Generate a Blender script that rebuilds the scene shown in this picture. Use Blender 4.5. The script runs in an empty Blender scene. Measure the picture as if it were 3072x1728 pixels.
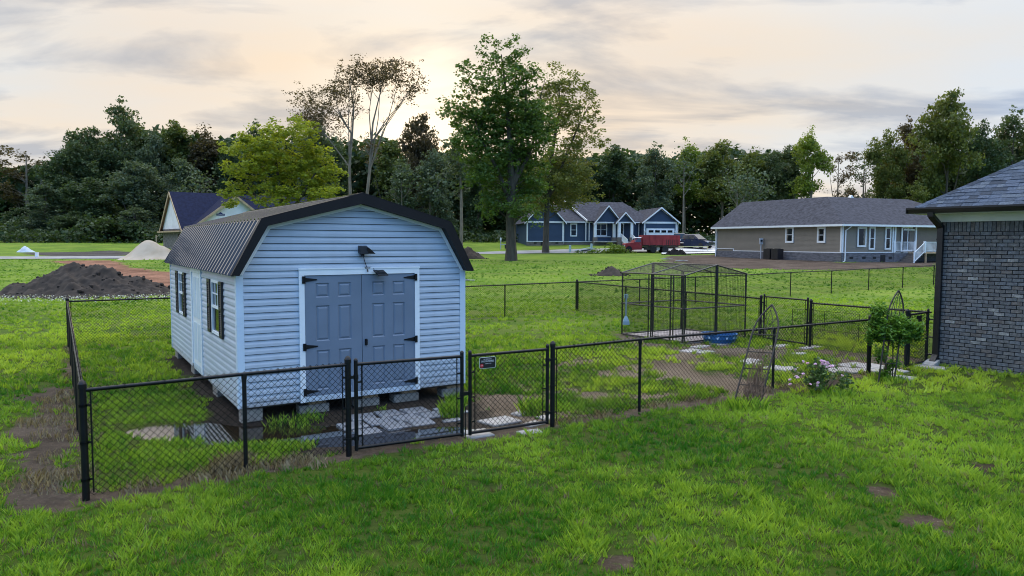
import bpy, bmesh, math, random
import numpy as np
from mathutils import Vector, Matrix
random.seed(7); RNG = np.random.default_rng(7)
SC = bpy.context.scene
COL = SC.collection
R = math.radians

# ------------------------------------------------------------------ camera, sky, sun, exposure
FPX, PITCH, ROLL, CAMH = 2147.4, 0.0636, 0.0031, 2.65      # focal length in pixels of a 3072 wide frame
cam_d = bpy.data.cameras.new('camera'); cam = bpy.data.objects.new('camera', cam_d); COL.objects.link(cam)
cam_d.sensor_fit = 'HORIZONTAL'; cam_d.sensor_width = 36.0
cam_d.lens = FPX / 3072 * 36.0
cam_d.clip_start = 0.1; cam_d.clip_end = 6000
cam.location = (0, 0, CAMH)
cam.matrix_world = Matrix.Translation((0, 0, CAMH)) @ Matrix.Rotation(math.pi/2 - PITCH, 4, 'X') @ Matrix.Rotation(ROLL, 4, 'Z')
SC.camera = cam

SUN_EL, SUN_AZ = R(8.8), R(-7.4)      # low, behind the trees, a little left of straight ahead (+Y)
world = bpy.data.worlds.new('World'); SC.world = world; world.use_nodes = True
def build_world():
    nt = world.node_tree; nt.nodes.clear(); N = nt.nodes.new; L = nt.links.new
    out = N('ShaderNodeOutputWorld'); bg = N('ShaderNodeBackground')
    sky = N('ShaderNodeTexSky'); sky.sky_type = 'NISHITA'; sky.sun_disc = False
    sky.sun_elevation = SUN_EL; sky.sun_rotation = SUN_AZ; sky.air_density = 1.0; sky.dust_density = 1.6; sky.ozone_density = 1.2
    tc = N('ShaderNodeTexCoord')
    # a high thin veil of evening cloud: cream around the sun, grey blue away from it
    sd = (math.cos(SUN_EL)*math.sin(SUN_AZ), math.cos(SUN_EL)*math.cos(SUN_AZ), math.sin(SUN_EL))
    dot = N('ShaderNodeVectorMath'); dot.operation = 'DOT_PRODUCT'; dot.inputs[1].default_value = sd
    L(tc.outputs['Generated'], dot.inputs[0])
    ramp = N('ShaderNodeValToRGB'); L(dot.outputs['Value'], ramp.inputs['Fac'])
    mp = N('ShaderNodeMapRange'); mp.inputs['From Min'].default_value = -1; L(dot.outputs['Value'], mp.inputs['Value']); L(mp.outputs[0], ramp.inputs['Fac'])
    e = ramp.color_ramp.elements
    e[0].position = 0.0; e[0].color = (1.25, 2.5, 4.8, 1)
    e[1].position = 1.0; e[1].color = (6.8, 5.6, 4.2, 1)
    for p, c in ((0.28, (1.4, 2.5, 4.4, 1)), (0.50, (4.1, 4.25, 4.45, 1)), (0.70, (4.5, 4.5, 4.5, 1)), (0.87, (3.80, 3.95, 4.08, 1)), (0.94, (4.05, 3.86, 3.58, 1)), (0.98, (4.05, 3.68, 3.25, 1)), (0.993, (4.1, 3.65, 3.1, 1)), (0.9985, (4.4, 3.9, 3.25, 1))):
        k = ramp.color_ramp.elements.new(p); k.color = c
    # soft streaky cloud: noise on a plane overhead so that streaks stretch towards the horizon
    sep = N('ShaderNodeSeparateXYZ'); L(tc.outputs['Generated'], sep.inputs[0])
    mz = N('ShaderNodeMath'); mz.operation = 'MAXIMUM'; mz.inputs[1].default_value = 0.0; L(sep.outputs['Z'], mz.inputs[0])
    az = N('ShaderNodeMath'); az.operation = 'ADD'; az.inputs[1].default_value = 0.12; L(mz.outputs[0], az.inputs[0])
    dv = N('ShaderNodeVectorMath'); dv.operation = 'DIVIDE'; L(tc.outputs['Generated'], dv.inputs[0])
    cb = N('ShaderNodeCombineXYZ'); 
    for i in range(3): L(az.outputs[0], cb.inputs[i])
    L(cb.outputs[0], dv.inputs[1])
    mpv = N('ShaderNodeMapping'); mpv.inputs['Scale'].default_value = (0.9, 1.5, 0.0); mpv.inputs['Rotation'].default_value = (0, 0, R(-18)); L(dv.outputs[0], mpv.inputs['Vector'])
    n1 = N('ShaderNodeTexNoise'); n1.inputs['Scale'].default_value = 1.15; n1.inputs['Detail'].default_value = 7; n1.inputs['Roughness'].default_value = 0.55; n1.inputs['Distortion'].default_value = 0.5
    L(mpv.outputs[0], n1.inputs['Vector'])
    cr = N('ShaderNodeMapRange'); cr.inputs['From Min'].default_value = 0.47; cr.inputs['From Max'].default_value = 0.63; L(n1.outputs['Fac'], cr.inputs['Value'])
    n3 = N('ShaderNodeTexNoise'); n3.inputs['Scale'].default_value = .7; n3.inputs['Detail'].default_value = 5; L(mpv.outputs[0], n3.inputs['Vector'])      # peach and pale blue drifts
    pr = N('ShaderNodeMapRange'); pr.inputs['From Min'].default_value = .38; pr.inputs['From Max'].default_value = .62; L(n3.outputs['Fac'], pr.inputs['Value'])
    pc = N('ShaderNodeMix'); pc.data_type = 'RGBA'; pc.inputs['A'].default_value = (.95, 1.0, 1.07, 1); pc.inputs['B'].default_value = (1.06, .985, .91, 1); L(pr.outputs[0], pc.inputs['Factor'])
    pm = N('ShaderNodeMix'); pm.data_type = 'RGBA'; pm.blend_type = 'MULTIPLY'; pm.inputs['Factor'].default_value = 1.; L(ramp.outputs['Color'], pm.inputs['A']); L(pc.outputs['Result'], pm.inputs['B'])
    shade = N('ShaderNodeMix'); shade.data_type = 'RGBA'; shade.blend_type = 'MULTIPLY'
    sm = N('ShaderNodeMath'); sm.operation = 'MULTIPLY'; sm.inputs[1].default_value = 1.0; L(cr.outputs[0], sm.inputs[0])
    L(sm.outputs[0], shade.inputs['Factor']); L(pm.outputs['Result'], shade.inputs['A']); shade.inputs['B'].default_value = (0.60, 0.66, 0.78, 1)
    el = N('ShaderNodeMapRange'); el.interpolation_type = 'SMOOTHSTEP'; el.inputs['From Min'].default_value = .22; el.inputs['From Max'].default_value = 1.; el.inputs['To Min'].default_value = 1.; el.inputs['To Max'].default_value = 3.6; L(mz.outputs[0], el.inputs['Value'])
    em = N('ShaderNodeVectorMath'); em.operation = 'SCALE'; L(shade.outputs['Result'], em.inputs[0]); L(el.outputs[0], em.inputs['Scale'])
    mix = N('ShaderNodeMix'); mix.data_type = 'RGBA'; mix.inputs['Factor'].default_value = 0.975
    L(sky.outputs['Color'], mix.inputs['A']); L(em.outputs[0], mix.inputs['B'])
    L(mix.outputs['Result'], bg.inputs['Color']); bg.inputs['Strength'].default_value = 0.12
    L(bg.outputs[0], out.inputs['Surface'])
build_world()

sun_d = bpy.data.lights.new('sun', 'SUN'); sun = bpy.data.objects.new('sun', sun_d); COL.objects.link(sun)
sun_d.energy = 1.5; sun_d.angle = R(10); sun_d.color = (1.0, 0.80, 0.55)
sun.rotation_euler = Vector((-math.cos(SUN_EL)*math.sin(SUN_AZ), -math.cos(SUN_EL)*math.cos(SUN_AZ), -math.sin(SUN_EL))).to_track_quat('-Z', 'Y').to_euler()
sun.location = (-10, 80, 40)

vs = SC.view_settings; vs.view_transform = 'Standard'; vs.look = 'None'; vs.exposure = 0.78; vs.gamma = 1.0; vs.use_curve_mapping = False
SC.cycles.max_bounces = 6; SC.cycles.diffuse_bounces = 3; SC.cycles.glossy_bounces = 3; SC.cycles.transmission_bounces = 4; SC.cycles.transparent_max_bounces = 6
SC.cycles.use_denoising = True; SC.cycles.pixel_filter_type = 'BLACKMAN_HARRIS'; SC.cycles.filter_width = 1.05

# ------------------------------------------------------------------ helpers: measuring
_C, _S = math.cos(PITCH), math.sin(PITCH); _CR, _SR = math.cos(ROLL), math.sin(ROLL)
def ray(u, v):
    du, dv = u - 1536, v - 864
    a = _CR*du + _SR*dv; b = -_SR*du + _CR*dv
    up = -b / FPX
    return np.array([a/FPX, _C + _S*up, -_S + _C*up])
_TY = np.array([-50., 0, 24, 32, 40, 50, 62, 84, 96, 110, 140, 200, 400, 4000])
_TZ = np.array([0., 0, 0, .08, .28, .60, .98, 1.44, 2.30, 3.00, 3.4, 3.6, 4.0, 4.0])
def hashn(ix, iy, s):
    h = np.sin(ix*127.1 + iy*311.7 + s*74.7) * 43758.5453
    return h - np.floor(h)
def vnoise(x, y, s=0):
    ix, iy = np.floor(x), np.floor(y); fx, fy = x-ix, y-iy
    fx = fx*fx*(3-2*fx); fy = fy*fy*(3-2*fy)
    a = hashn(ix, iy, s); b = hashn(ix+1, iy, s); c = hashn(ix, iy+1, s); d = hashn(ix+1, iy+1, s)
    return (a*(1-fx)+b*fx)*(1-fy) + (c*(1-fx)+d*fx)*fy
def fbm(x, y, s=0, o=4):
    t = 0; a = .5
    for k in range(o): t = t + a*vnoise(x*2**k, y*2**k, s+k); a *= .5
    return t / (1-.5**o)
PUD = []          # puddle hollows: (x, y, rx, ry, depth)
def T(x, y):
    x = np.asarray(x, float); y = np.asarray(y, float)
    z = np.interp(y, _TY, _TZ)
    w = np.clip((y-26)/30, 0, 1)
    z = z + w*(fbm(x/9, y/9, 3, 3)-.5)*.22
    z = z + (fbm(x/2.2, y/2.2, 11, 3)-.5)*.03
    dx, dy = x+3.9166, y-10.1774; a = dx*.8454+dy*.5342; b = -dx*.5342+dy*.8454        # slightly raised pad under the shed
    ds = np.maximum(np.maximum(-a, a-3.66), np.maximum(-b, b-7.16)); z = z + .065*np.clip(.75-ds/.45, 0, 1)
    for (px, py, rx, ry, d) in PUD:
        q = ((x-px)/rx)**2 + ((y-py)/ry)**2
        z = z - d*np.exp(-q*q*.9)
    return z
def T1(x, y): return float(T(x, y))
def G(u, v):
    """where the line of sight through a photograph pixel meets the ground"""
    r = ray(u, v); d = 5.0; prev = 4.0
    f = lambda d: CAMH + r[2]*d/r[1] - float(np.interp(d, _TY, _TZ))
    while f(d) > 0 and d < 400: prev = d; d += .5
    a, b = prev, d
    for _ in range(30):
        m = (a+b)/2
        if f(m) > 0: a = m
        else: b = m
    return np.array([r[0]/r[1]*a, a])
def A(u, v, y):
    r = ray(u, v); return np.array([r[0]/r[1]*y, y, CAMH + r[2]/r[1]*y])

# ------------------------------------------------------------------ helpers: building
class MB:
    def __init__(s): s.v = []; s.f = []
    def add(s, vs, fs):
        o = len(s.v); s.v.extend([tuple(map(float, p)) for p in vs]); s.f.extend([tuple(o+i for i in f) for f in fs]); return s
    def box(s, x0, x1, y0, y1, z0, z1):
        return s.add([(x0,y0,z0),(x1,y0,z0),(x1,y1,z0),(x0,y1,z0),(x0,y0,z1),(x1,y0,z1),(x1,y1,z1),(x0,y1,z1)],
                     [(3,2,1,0),(4,5,6,7),(0,1,5,4),(1,2,6,5),(2,3,7,6),(3,0,4,7)])
    def cham(s, x0, x1, y0, y1, z0, z1, c):
        """box whose front (-y) face is chamfered by c"""
        return s.add([(x0,y1,z0),(x1,y1,z0),(x1,y1,z1),(x0,y1,z1),(x0,y0+c,z0),(x1,y0+c,z0),(x1,y0+c,z1),(x0,y0+c,z1),
                      (x0+c,y0,z0+c),(x1-c,y0,z0+c),(x1-c,y0,z1-c),(x0+c,y0,z1-c)],
                     [(0,3,2,1)[::-1],(0,1,5,4),(1,2,6,5),(2,3,7,6),(3,0,4,7),(4,5,9,8),(5,6,10,9),(6,7,11,10),(7,4,8,11),(8,9,10,11)])
    def bar(s, p, q, w, h=None, up=(0,0,1)):
        p, q = Vector(p), Vector(q); h = h or w; d = (q-p).normalized(); u = Vector(up)
        if abs(d.dot(u)) > .98: u = Vector((0,1,0)) if abs(d.y) < .9 else Vector((1,0,0))
        sx = d.cross(u).normalized(); sy = sx.cross(d).normalized()
        vs = []
        for c in (p, q):
            for a, b in ((-1,-1),(1,-1),(1,1),(-1,1)): vs.append(c + sx*(a*w/2) + sy*(b*h/2))
        return s.add(vs, [(3,2,1,0),(4,5,6,7),(0,1,5,4),(1,2,6,5),(2,3,7,6),(3,0,4,7)])
    def tube(s, pts, r, n=8, cap=True):
        pts = [Vector(p) for p in pts]; m = len(pts)
        rs = [r]*m if not hasattr(r, '__len__') else r
        d0 = (pts[1]-pts[0]).normalized(); u = Vector((0,0,1)) if abs(d0.z) < .9 else Vector((1,0,0))
        nx = d0.cross(u).normalized(); vs = []; fs = []
        for i, p in enumerate(pts):
            d = ((pts[min(i+1,m-1)] - pts[max(i-1,0)])).normalized()
            nx = (nx - d*nx.dot(d)).normalized(); ny = d.cross(nx)
            for k in range(n):
                a = 2*math.pi*k/n; vs.append(p + nx*(math.cos(a)*rs[i]) + ny*(math.sin(a)*rs[i]))
        for i in range(m-1):
            for k in range(n): fs.append((i*n+k, i*n+(k+1)%n, (i+1)*n+(k+1)%n, (i+1)*n+k))
        if cap: fs.append(tuple(range(n))[::-1]); fs.append(tuple((m-1)*n+k for k in range(n)))
        return s.add(vs, fs)
    def ext(s, poly, vec):
        """closed polygon swept along vec"""
        n = len(poly); vec = Vector(vec); vs = [Vector(p) for p in poly] + [Vector(p)+vec for p in poly]
        fs = [tuple(range(n))[::-1], tuple(range(n, 2*n))] + [(i, (i+1)%n, n+(i+1)%n, n+i) for i in range(n)]
        return s.add(vs, fs)
    def loft(s, rings, cap=True):
        n = len(rings[0]); vs = [p for r in rings for p in r]; fs = []
        for i in range(len(rings)-1):
            for k in range(n): fs.append((i*n+k, i*n+(k+1)%n, (i+1)*n+(k+1)%n, (i+1)*n+k))
        if cap: fs.append(tuple(range(n))[::-1]); fs.append(tuple((len(rings)-1)*n+k for k in range(n)))
        return s.add(vs, fs)
    def slab(s, quad, th):
        """flat quad / polygon given thickness downwards along its normal"""
        p = [Vector(q) for q in quad]; n = (p[1]-p[0]).cross(p[2]-p[0]).normalized()
        if n.z < 0: n = -n
        return s.ext(p, -n*th)
    def ball(s, c, r, sz=1.0, n=8, m=5):
        c = Vector(c); rings = []
        for i in range(m+1):
            t = math.pi*(i/m); rr = max(r*math.sin(t), r*.02)
            rings.append([c + Vector((rr*math.cos(2*math.pi*k/n), rr*math.sin(2*math.pi*k/n), -math.cos(t)*r*sz)) for k in range(n)])
        return s.loft(rings)
    def mesh(s, name, mat, smooth=False):
        me = bpy.data.meshes.new(name); me.from_pydata(s.v, [], s.f)
        if mat: me.materials.append(mat)
        if len(s.f) < 6000:
            bm = bmesh.new(); bm.from_mesh(me); bmesh.ops.recalc_face_normals(bm, faces=bm.faces); bm.to_mesh(me); bm.free()
        if smooth:
            me.polygons.foreach_set('use_smooth', [True]*len(me.polygons))
            try: me.set_sharp_from_angle(angle=R(40))
            except Exception: pass
        me.update(); return me
    def done(s, name, mat, parent=None, smooth=False, **pr):
        return put(name, s.mesh(name, mat, smooth), parent, **pr)
def put(name, me, parent=None, loc=None, rot=None, scale=None, **pr):
    o = bpy.data.objects.new(name, me); COL.objects.link(o)
    if parent: o.parent = parent
    if loc is not None: o.location = loc
    if rot is not None: o.rotation_euler = rot if hasattr(rot, '__len__') else (0, 0, rot)
    if scale is not None: o.scale = scale
    for k, v in pr.items(): o['category' if k == 'cat' else k] = v
    return o
def thing(name, label, cat, loc=(0,0,0), rot=0, group=None, scale=None):
    o = put(name, None, None, loc, rot, scale, label=label, cat=cat)
    if group: o['group'] = group
    return o
def npmesh(name, V, F, mat, attrs=None, smooth=False):
    me = bpy.data.meshes.new(name); V = np.asarray(V, np.float32); F = np.asarray(F, np.int32)
    me.vertices.add(len(V)); me.vertices.foreach_set('co', V.ravel())
    k = F.shape[1]; me.loops.add(F.size); me.loops.foreach_set('vertex_index', F.ravel())
    me.polygons.add(len(F)); me.polygons.foreach_set('loop_start', np.arange(0, F.size, k, dtype=np.int32))
    try: me.polygons.foreach_set('loop_total', np.full(len(F), k, np.int32))
    except Exception: pass
    if smooth: me.polygons.foreach_set('use_smooth', np.ones(len(F), bool))
    if mat: me.materials.append(mat)
    for n, (typ, dat) in (attrs or {}).items():
        a = me.attributes.new(n, typ, 'POINT')
        a.data.foreach_set('color' if typ == 'FLOAT_COLOR' else 'value', np.asarray(dat, np.float32).ravel())
    me.update(calc_edges=True); return me

# ------------------------------------------------------------------ helpers: materials
def mat(name, col, rough=.6, var=.12, scale=6., bump=0., bscale=40., metal=0., spec=.5, stretch=None, col2=None, v2=.5, coat=0.):
    m = bpy.data.materials.new(name); m.use_nodes = True; nt = m.node_tree; N = nt.nodes.new; L = nt.links.new
    b = nt.nodes['Principled BSDF']; b.inputs['Roughness'].default_value = rough; b.inputs['Metallic'].default_value = metal
    b.inputs['Specular IOR Level'].default_value = spec; b.inputs['Coat Weight'].default_value = coat
    tc = N('ShaderNodeTexCoord'); mp = N('ShaderNodeMapping'); L(tc.outputs['Object'], mp.inputs['Vector'])
    if stretch: mp.inputs['Scale'].default_value = stretch
    oi = N('ShaderNodeObjectInfo'); ad = N('ShaderNodeVectorMath'); ad.operation = 'ADD'
    ml = N('ShaderNodeMath'); ml.operation = 'MULTIPLY'; ml.inputs[1].default_value = 37.; L(oi.outputs['Random'], ml.inputs[0])
    L(mp.outputs[0], ad.inputs[0]); L(ml.outputs[0], ad.inputs[1])
    n = N('ShaderNodeTexNoise'); n.inputs['Scale'].default_value = scale; n.inputs['Detail'].default_value = 5; L(ad.outputs[0], n.inputs['Vector'])
    mx = N('ShaderNodeMix'); mx.data_type = 'RGBA'
    c = np.array(col[:3]); c2 = np.array(col2[:3]) if col2 is not None else c*(1+var)
    mx.inputs['A'].default_value = (*(c if col2 is not None else c*(1-var)), 1); mx.inputs['B'].default_value = (*c2, 1)
    rm = N('ShaderNodeMapRange'); rm.inputs['From Min'].default_value = v2-.18; rm.inputs['From Max'].default_value = v2+.18; L(n.outputs['Fac'], rm.inputs['Value'])
    L(rm.outputs[0], mx.inputs['Factor']); L(mx.outputs['Result'], b.inputs['Base Color'])
    rr = N('ShaderNodeMapRange'); rr.inputs['To Min'].default_value = max(rough-.08, .02); rr.inputs['To Max'].default_value = min(rough+.08, 1); L(n.outputs['Fac'], rr.inputs['Value']); L(rr.outputs[0], b.inputs['Roughness'])
    if bump:
        n2 = N('ShaderNodeTexNoise'); n2.inputs['Scale'].default_value = bscale; n2.inputs['Detail'].default_value = 4; L(ad.outputs[0], n2.inputs['Vector'])
        bp = N('ShaderNodeBump'); bp.inputs['Strength'].default_value = bump; bp.inputs['Distance'].default_value = .02; L(n2.outputs['Fac'], bp.inputs['Height']); L(bp.outputs[0], b.inputs['Normal'])
    return m
def leafmat(name, col, col2, trans=.35, rough=.55, glow=(1.5, 1.45, .6)):
    """leaf colour varies from leaf to leaf by the point attribute 'tint'; light shines through"""
    m = bpy.data.materials.new(name); m.use_nodes = True; nt = m.node_tree; nt.nodes.clear(); N = nt.nodes.new; L = nt.links.new
    out = N('ShaderNodeOutputMaterial'); at = N('ShaderNodeAttribute'); at.attribute_name = 'tint'
    oi = N('ShaderNodeObjectInfo')
    mx = N('ShaderNodeMix'); mx.data_type = 'RGBA'; mx.inputs['A'].default_value = (*col, 1); mx.inputs['B'].default_value = (*col2, 1); L(at.outputs['Fac'], mx.inputs['Factor'])
    hs = N('ShaderNodeHueSaturation'); L(mx.outputs['Result'], hs.inputs['Color'])
    r1 = N('ShaderNodeMapRange'); r1.inputs['To Min'].default_value = .485; r1.inputs['To Max'].default_value = .515; L(oi.outputs['Random'], r1.inputs['Value']); L(r1.outputs[0], hs.inputs['Hue'])
    r2 = N('ShaderNodeMapRange'); r2.inputs['To Min'].default_value = 1.15; r2.inputs['To Max'].default_value = .85; L(oi.outputs['Random'], r2.inputs['Value']); L(r2.outputs[0], hs.inputs['Value'])
    d = N('ShaderNodeBsdfPrincipled'); d.inputs['Roughness'].default_value = rough; d.inputs['Specular IOR Level'].default_value = .3; L(hs.outputs[0], d.inputs['Base Color'])
    t = N('ShaderNodeBsdfTranslucent'); g = N('ShaderNodeMix'); g.data_type = 'RGBA'; g.blend_type = 'MULTIPLY'; g.inputs['Factor'].default_value = 1; g.inputs['B'].default_value = (*glow, 1)
    L(hs.outputs[0], g.inputs['A']); L(g.outputs['Result'], t.inputs['Color'])
    ms = N('ShaderNodeMixShader'); ms.inputs['Fac'].default_value = trans; L(d.outputs[0], ms.inputs[1]); L(t.outputs[0], ms.inputs[2]); L(ms.outputs[0], out.inputs['Surface'])
    return m

MT = {}
MT['black'] = mat('black_coated_steel', (.006,.006,.007), .42, .25, 9, spec=.35)
MT['wire'] = mat('black_vinyl_wire', (.004,.005,.005), .6, .2, 9, spec=.2)
MT['wood'] = mat('raw_lumber', (.42,.29,.17), .75, .25, 8, .3, 60)
MT['conc'] = mat('grey_concrete', (.40,.38,.35), .85, .22, 7, .3, 60)
MT['white'] = mat('white_paint', (.80,.81,.82), .45, .05, 4)
MT['bark'] = mat('grey_bark', (.065,.052,.038), .9, .35, 5, .8, 14, stretch=(1,1,.25))
MT['palebark'] = mat('pale_bark', (.19,.155,.115), .9, .3, 5, .8, 14, stretch=(1,1,.25))
# ------------------------------------------------------------------ layout of the yard
SX, SY, SYAW, SZ = -3.9166, 10.1774, .5635, CAMH - 2.4069          # shed: near left corner, turn, floor height
SW, SL, SH = 3.66, 7.157, 1.9306
_ca, _sa = math.cos(SYAW), math.sin(SYAW)
def shed_xy(a, b): return np.array([SX + a*_ca - b*_sa, SY + a*_sa + b*_ca])
def in_shed(x, y, pad=0.):
    dx, dy = x-SX, y-SY; a = dx*_ca + dy*_sa; b = -dx*_sa + dy*_ca
    return (a > -pad) & (a < SW+pad) & (b > -pad) & (b < SL+pad)
P = {0:(-4.38,7.22), 1:(-3.06,8.10), 2:(-2.02,8.74), 3:(.59,10.23), 4:(2.01,11.13), 5:(4.70,12.75), 6:(7.17,14.24), 7:(8.29,14.94), 8:(9.25,15.72),
     9:(6.85,19.62), 10:(7.61,18.15), 11:(-11.13,17.86), 12:(2.47,27.15)}
PUD += [(-4.45, 9.92, .85, .40, .08), (-3.45, 9.75, .80, .48, .08), (-2.55, 9.68, .9, .42, .08), (-1.75, 9.75, .6, .2, .06), (-.95, 9.98, .45, .12, .055)]
WATER_Z = -.020

def segd(x, y, a, b):
    a = np.array(a); b = np.array(b); d = b-a; t = np.clip(((x-a[0])*d[0] + (y-a[1])*d[1])/(d@d), 0, 1)
    return np.hypot(x-a[0]-t*d[0], y-a[1]-t*d[1])
def polyd(x, y, poly):
    """signed distance to a polygon, negative inside"""
    poly = np.asarray(poly); n = len(poly); dm = np.full(x.shape, 1e9); ins = np.zeros(x.shape, bool)
    for i in range(n):
        a, b = poly[i], poly[(i+1) % n]; dm = np.minimum(dm, segd(x, y, a, b))
        c = (a[1] > y) != (b[1] > y)
        with np.errstate(divide='ignore', invalid='ignore'):
            ins ^= c & (x < (b[0]-a[0])*(y-a[1])/(b[1]-a[1]) + a[0])
    return np.where(ins, -dm, dm)
pg = lambda pts: [G(*p) for p in pts]
Z_MUD  = pg([(2000,768),(2180,762),(2330,768),(2520,789),(2815,782),(2815,798),(2500,812),(2200,806),(1990,786)])
Z_RED  = pg([(150,781),(330,779),(405,803),(515,815),(620,812),(620,866),(500,864),(420,868),(330,845),(240,805)])
Z_WET  = pg([(60,757),(340,751),(420,760),(345,770),(110,767)])
Z_FRONT = [tuple(shed_xy(.35,-.0)), tuple(shed_xy(3.75,.0)), (.4,10.2), P[3], P[2], (-2.6,8.75), (-3.1,9.1)]
Z_GATE = pg([(1405,1185),(1500,1180),(1660,1170),(1660,1275),(1405,1325)])
Z_SW   = pg([(1890,1085),(2045,1095),(2215,1140),(2310,1150),(2290,1190),(2100,1170),(1960,1130),(1890,1110)])
Z_SW2  = pg([(2015,1060),(2140,1065),(2130,1090),(2010,1085)])
Z_KEN  = pg([(1840,995),(2050,1045),(2250,1040),(2420,1050),(2330,1090),(2020,1058),(1840,1020)])
Z_IN   = pg([(2430,1048),(2600,1058),(2790,1075),(2720,1112),(2600,1132),(2480,1090)])
SPOTS = [(*G(1860,1675), .27), (*G(1850,1590), .16), (*G(2775,1560), .30), (*G(2640,1470), .22), (*G(2960,1400), .24), (*G(3040,1420), .12), (*G(2860,1600), .14),
         (*G(1760,1480), .08), (*G(2310,1600), .12), (*G(1400,1420), .08), (*G(2500,1420),.08), (*G(2960,1640), .12), (*G(2100,1380), .07)]
def soil(x, y):
    """how bare the ground is (0..1) and its colour"""
    n = fbm(x*1.1, y*1.1, 21, 4); n2 = fbm(x*4, y*4, 31, 3)
    jit = (n-.5)*1.0 + (n2-.5)*.5
    s = np.zeros(x.shape); col = np.zeros(x.shape+(3,)); col[:] = (.16,.115,.075)
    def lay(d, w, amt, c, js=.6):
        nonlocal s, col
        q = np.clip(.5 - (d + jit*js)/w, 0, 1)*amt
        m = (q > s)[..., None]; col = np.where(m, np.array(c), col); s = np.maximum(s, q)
    dry, dark, tan = (.155,.115,.082), (.055,.042,.032), (.27,.205,.145)
    lay(segd(x, y, (-4.85,7.2), (-8.1,12.6))-.42, .5, .92, (.115,.088,.065), .9)
    lay(segd(x, y, (-4.45,7.15), (-3.2,7.95))-.30, .4, .85, dry)
    lay(segd(x, y, P[0], P[2])-.17, .35, .95, dry, .35)
    lay(segd(x, y, P[2], P[3])-.16, .35, .95, dry, .3)
    lay(segd(x, y, P[3], P[6])-.20, .4, .85, dry, .5)
    lay(segd(x, y, P[0], P[11])-.15, .3, .75, dry, .3)
    lay(segd(x, y, P[11], P[12])-.12, .4, .7, dry, .5)
    lay(segd(x, y, P[12], P[9])-.12, .4, .7, dry, .5)
    lay(segd(x, y, P[10], P[8])-.2, .5, .75, dry, .5)
    lay(segd(x, y, P[12], (21.4,38.9))-.1, .5, .55, dry, .5)
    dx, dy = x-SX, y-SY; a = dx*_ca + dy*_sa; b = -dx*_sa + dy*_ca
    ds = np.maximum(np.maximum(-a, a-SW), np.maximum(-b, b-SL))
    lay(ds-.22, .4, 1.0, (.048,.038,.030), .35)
    lay(polyd(x, y, Z_FRONT), .5, .93, (.062,.050,.038), .55)
    lay(polyd(x, y, Z_GATE), .6, .80, tan, 1.0)
    lay(polyd(x, y, Z_SW), .7, .95, tan, 1.2); lay(polyd(x, y, Z_SW2), .6, .7, tan, 1.2)
    lay(polyd(x, y, Z_KEN), .6, .75, (.20,.16,.12), .9); lay(polyd(x, y, Z_IN), .7, .68, (.21,.165,.125), .9)
    # thin, patchy turf in the dog run
    run = polyd(x, y, [P[3], P[6], P[7], P[10], (5,19), (2.5,18.5), (0,13.5)])
    lay(np.where(run < 0, (.52-fbm(x*2.1, y*2.1, 23, 4))*6, 9), 1.6, .72, tan, .0)
    lay(polyd(x, y, Z_MUD), 2.0, 1.0, (.150,.110,.085), 2.6)
    lay(polyd(x, y, Z_RED), 1.5, 1.0, (.40,.205,.130), 1.0)
    lay(polyd(x, y, Z_WET), 2.0, 1.0, (.12,.11,.10), 2.0)
    for (px, py, r) in SPOTS: lay(np.hypot((x-px), (y-py)*1.0)-r*.6, .2, .85, (.10,.072,.05), .42)
    # thatch showing in the lawn
    lay(np.where(y < 15, (.66-fbm(x*.55+3, y*.55, 41, 4))*5, 9), 2., .2, (.16,.13,.07), .0)
    for (px, py, rx, ry, d) in PUD:
        q = np.sqrt(((x-px)/(rx*1.05))**2 + ((y-py)/(ry*1.15))**2)
        lay((q-1)*.3, .2, .97, (.045,.036,.028), .08)
    return s, col

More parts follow.
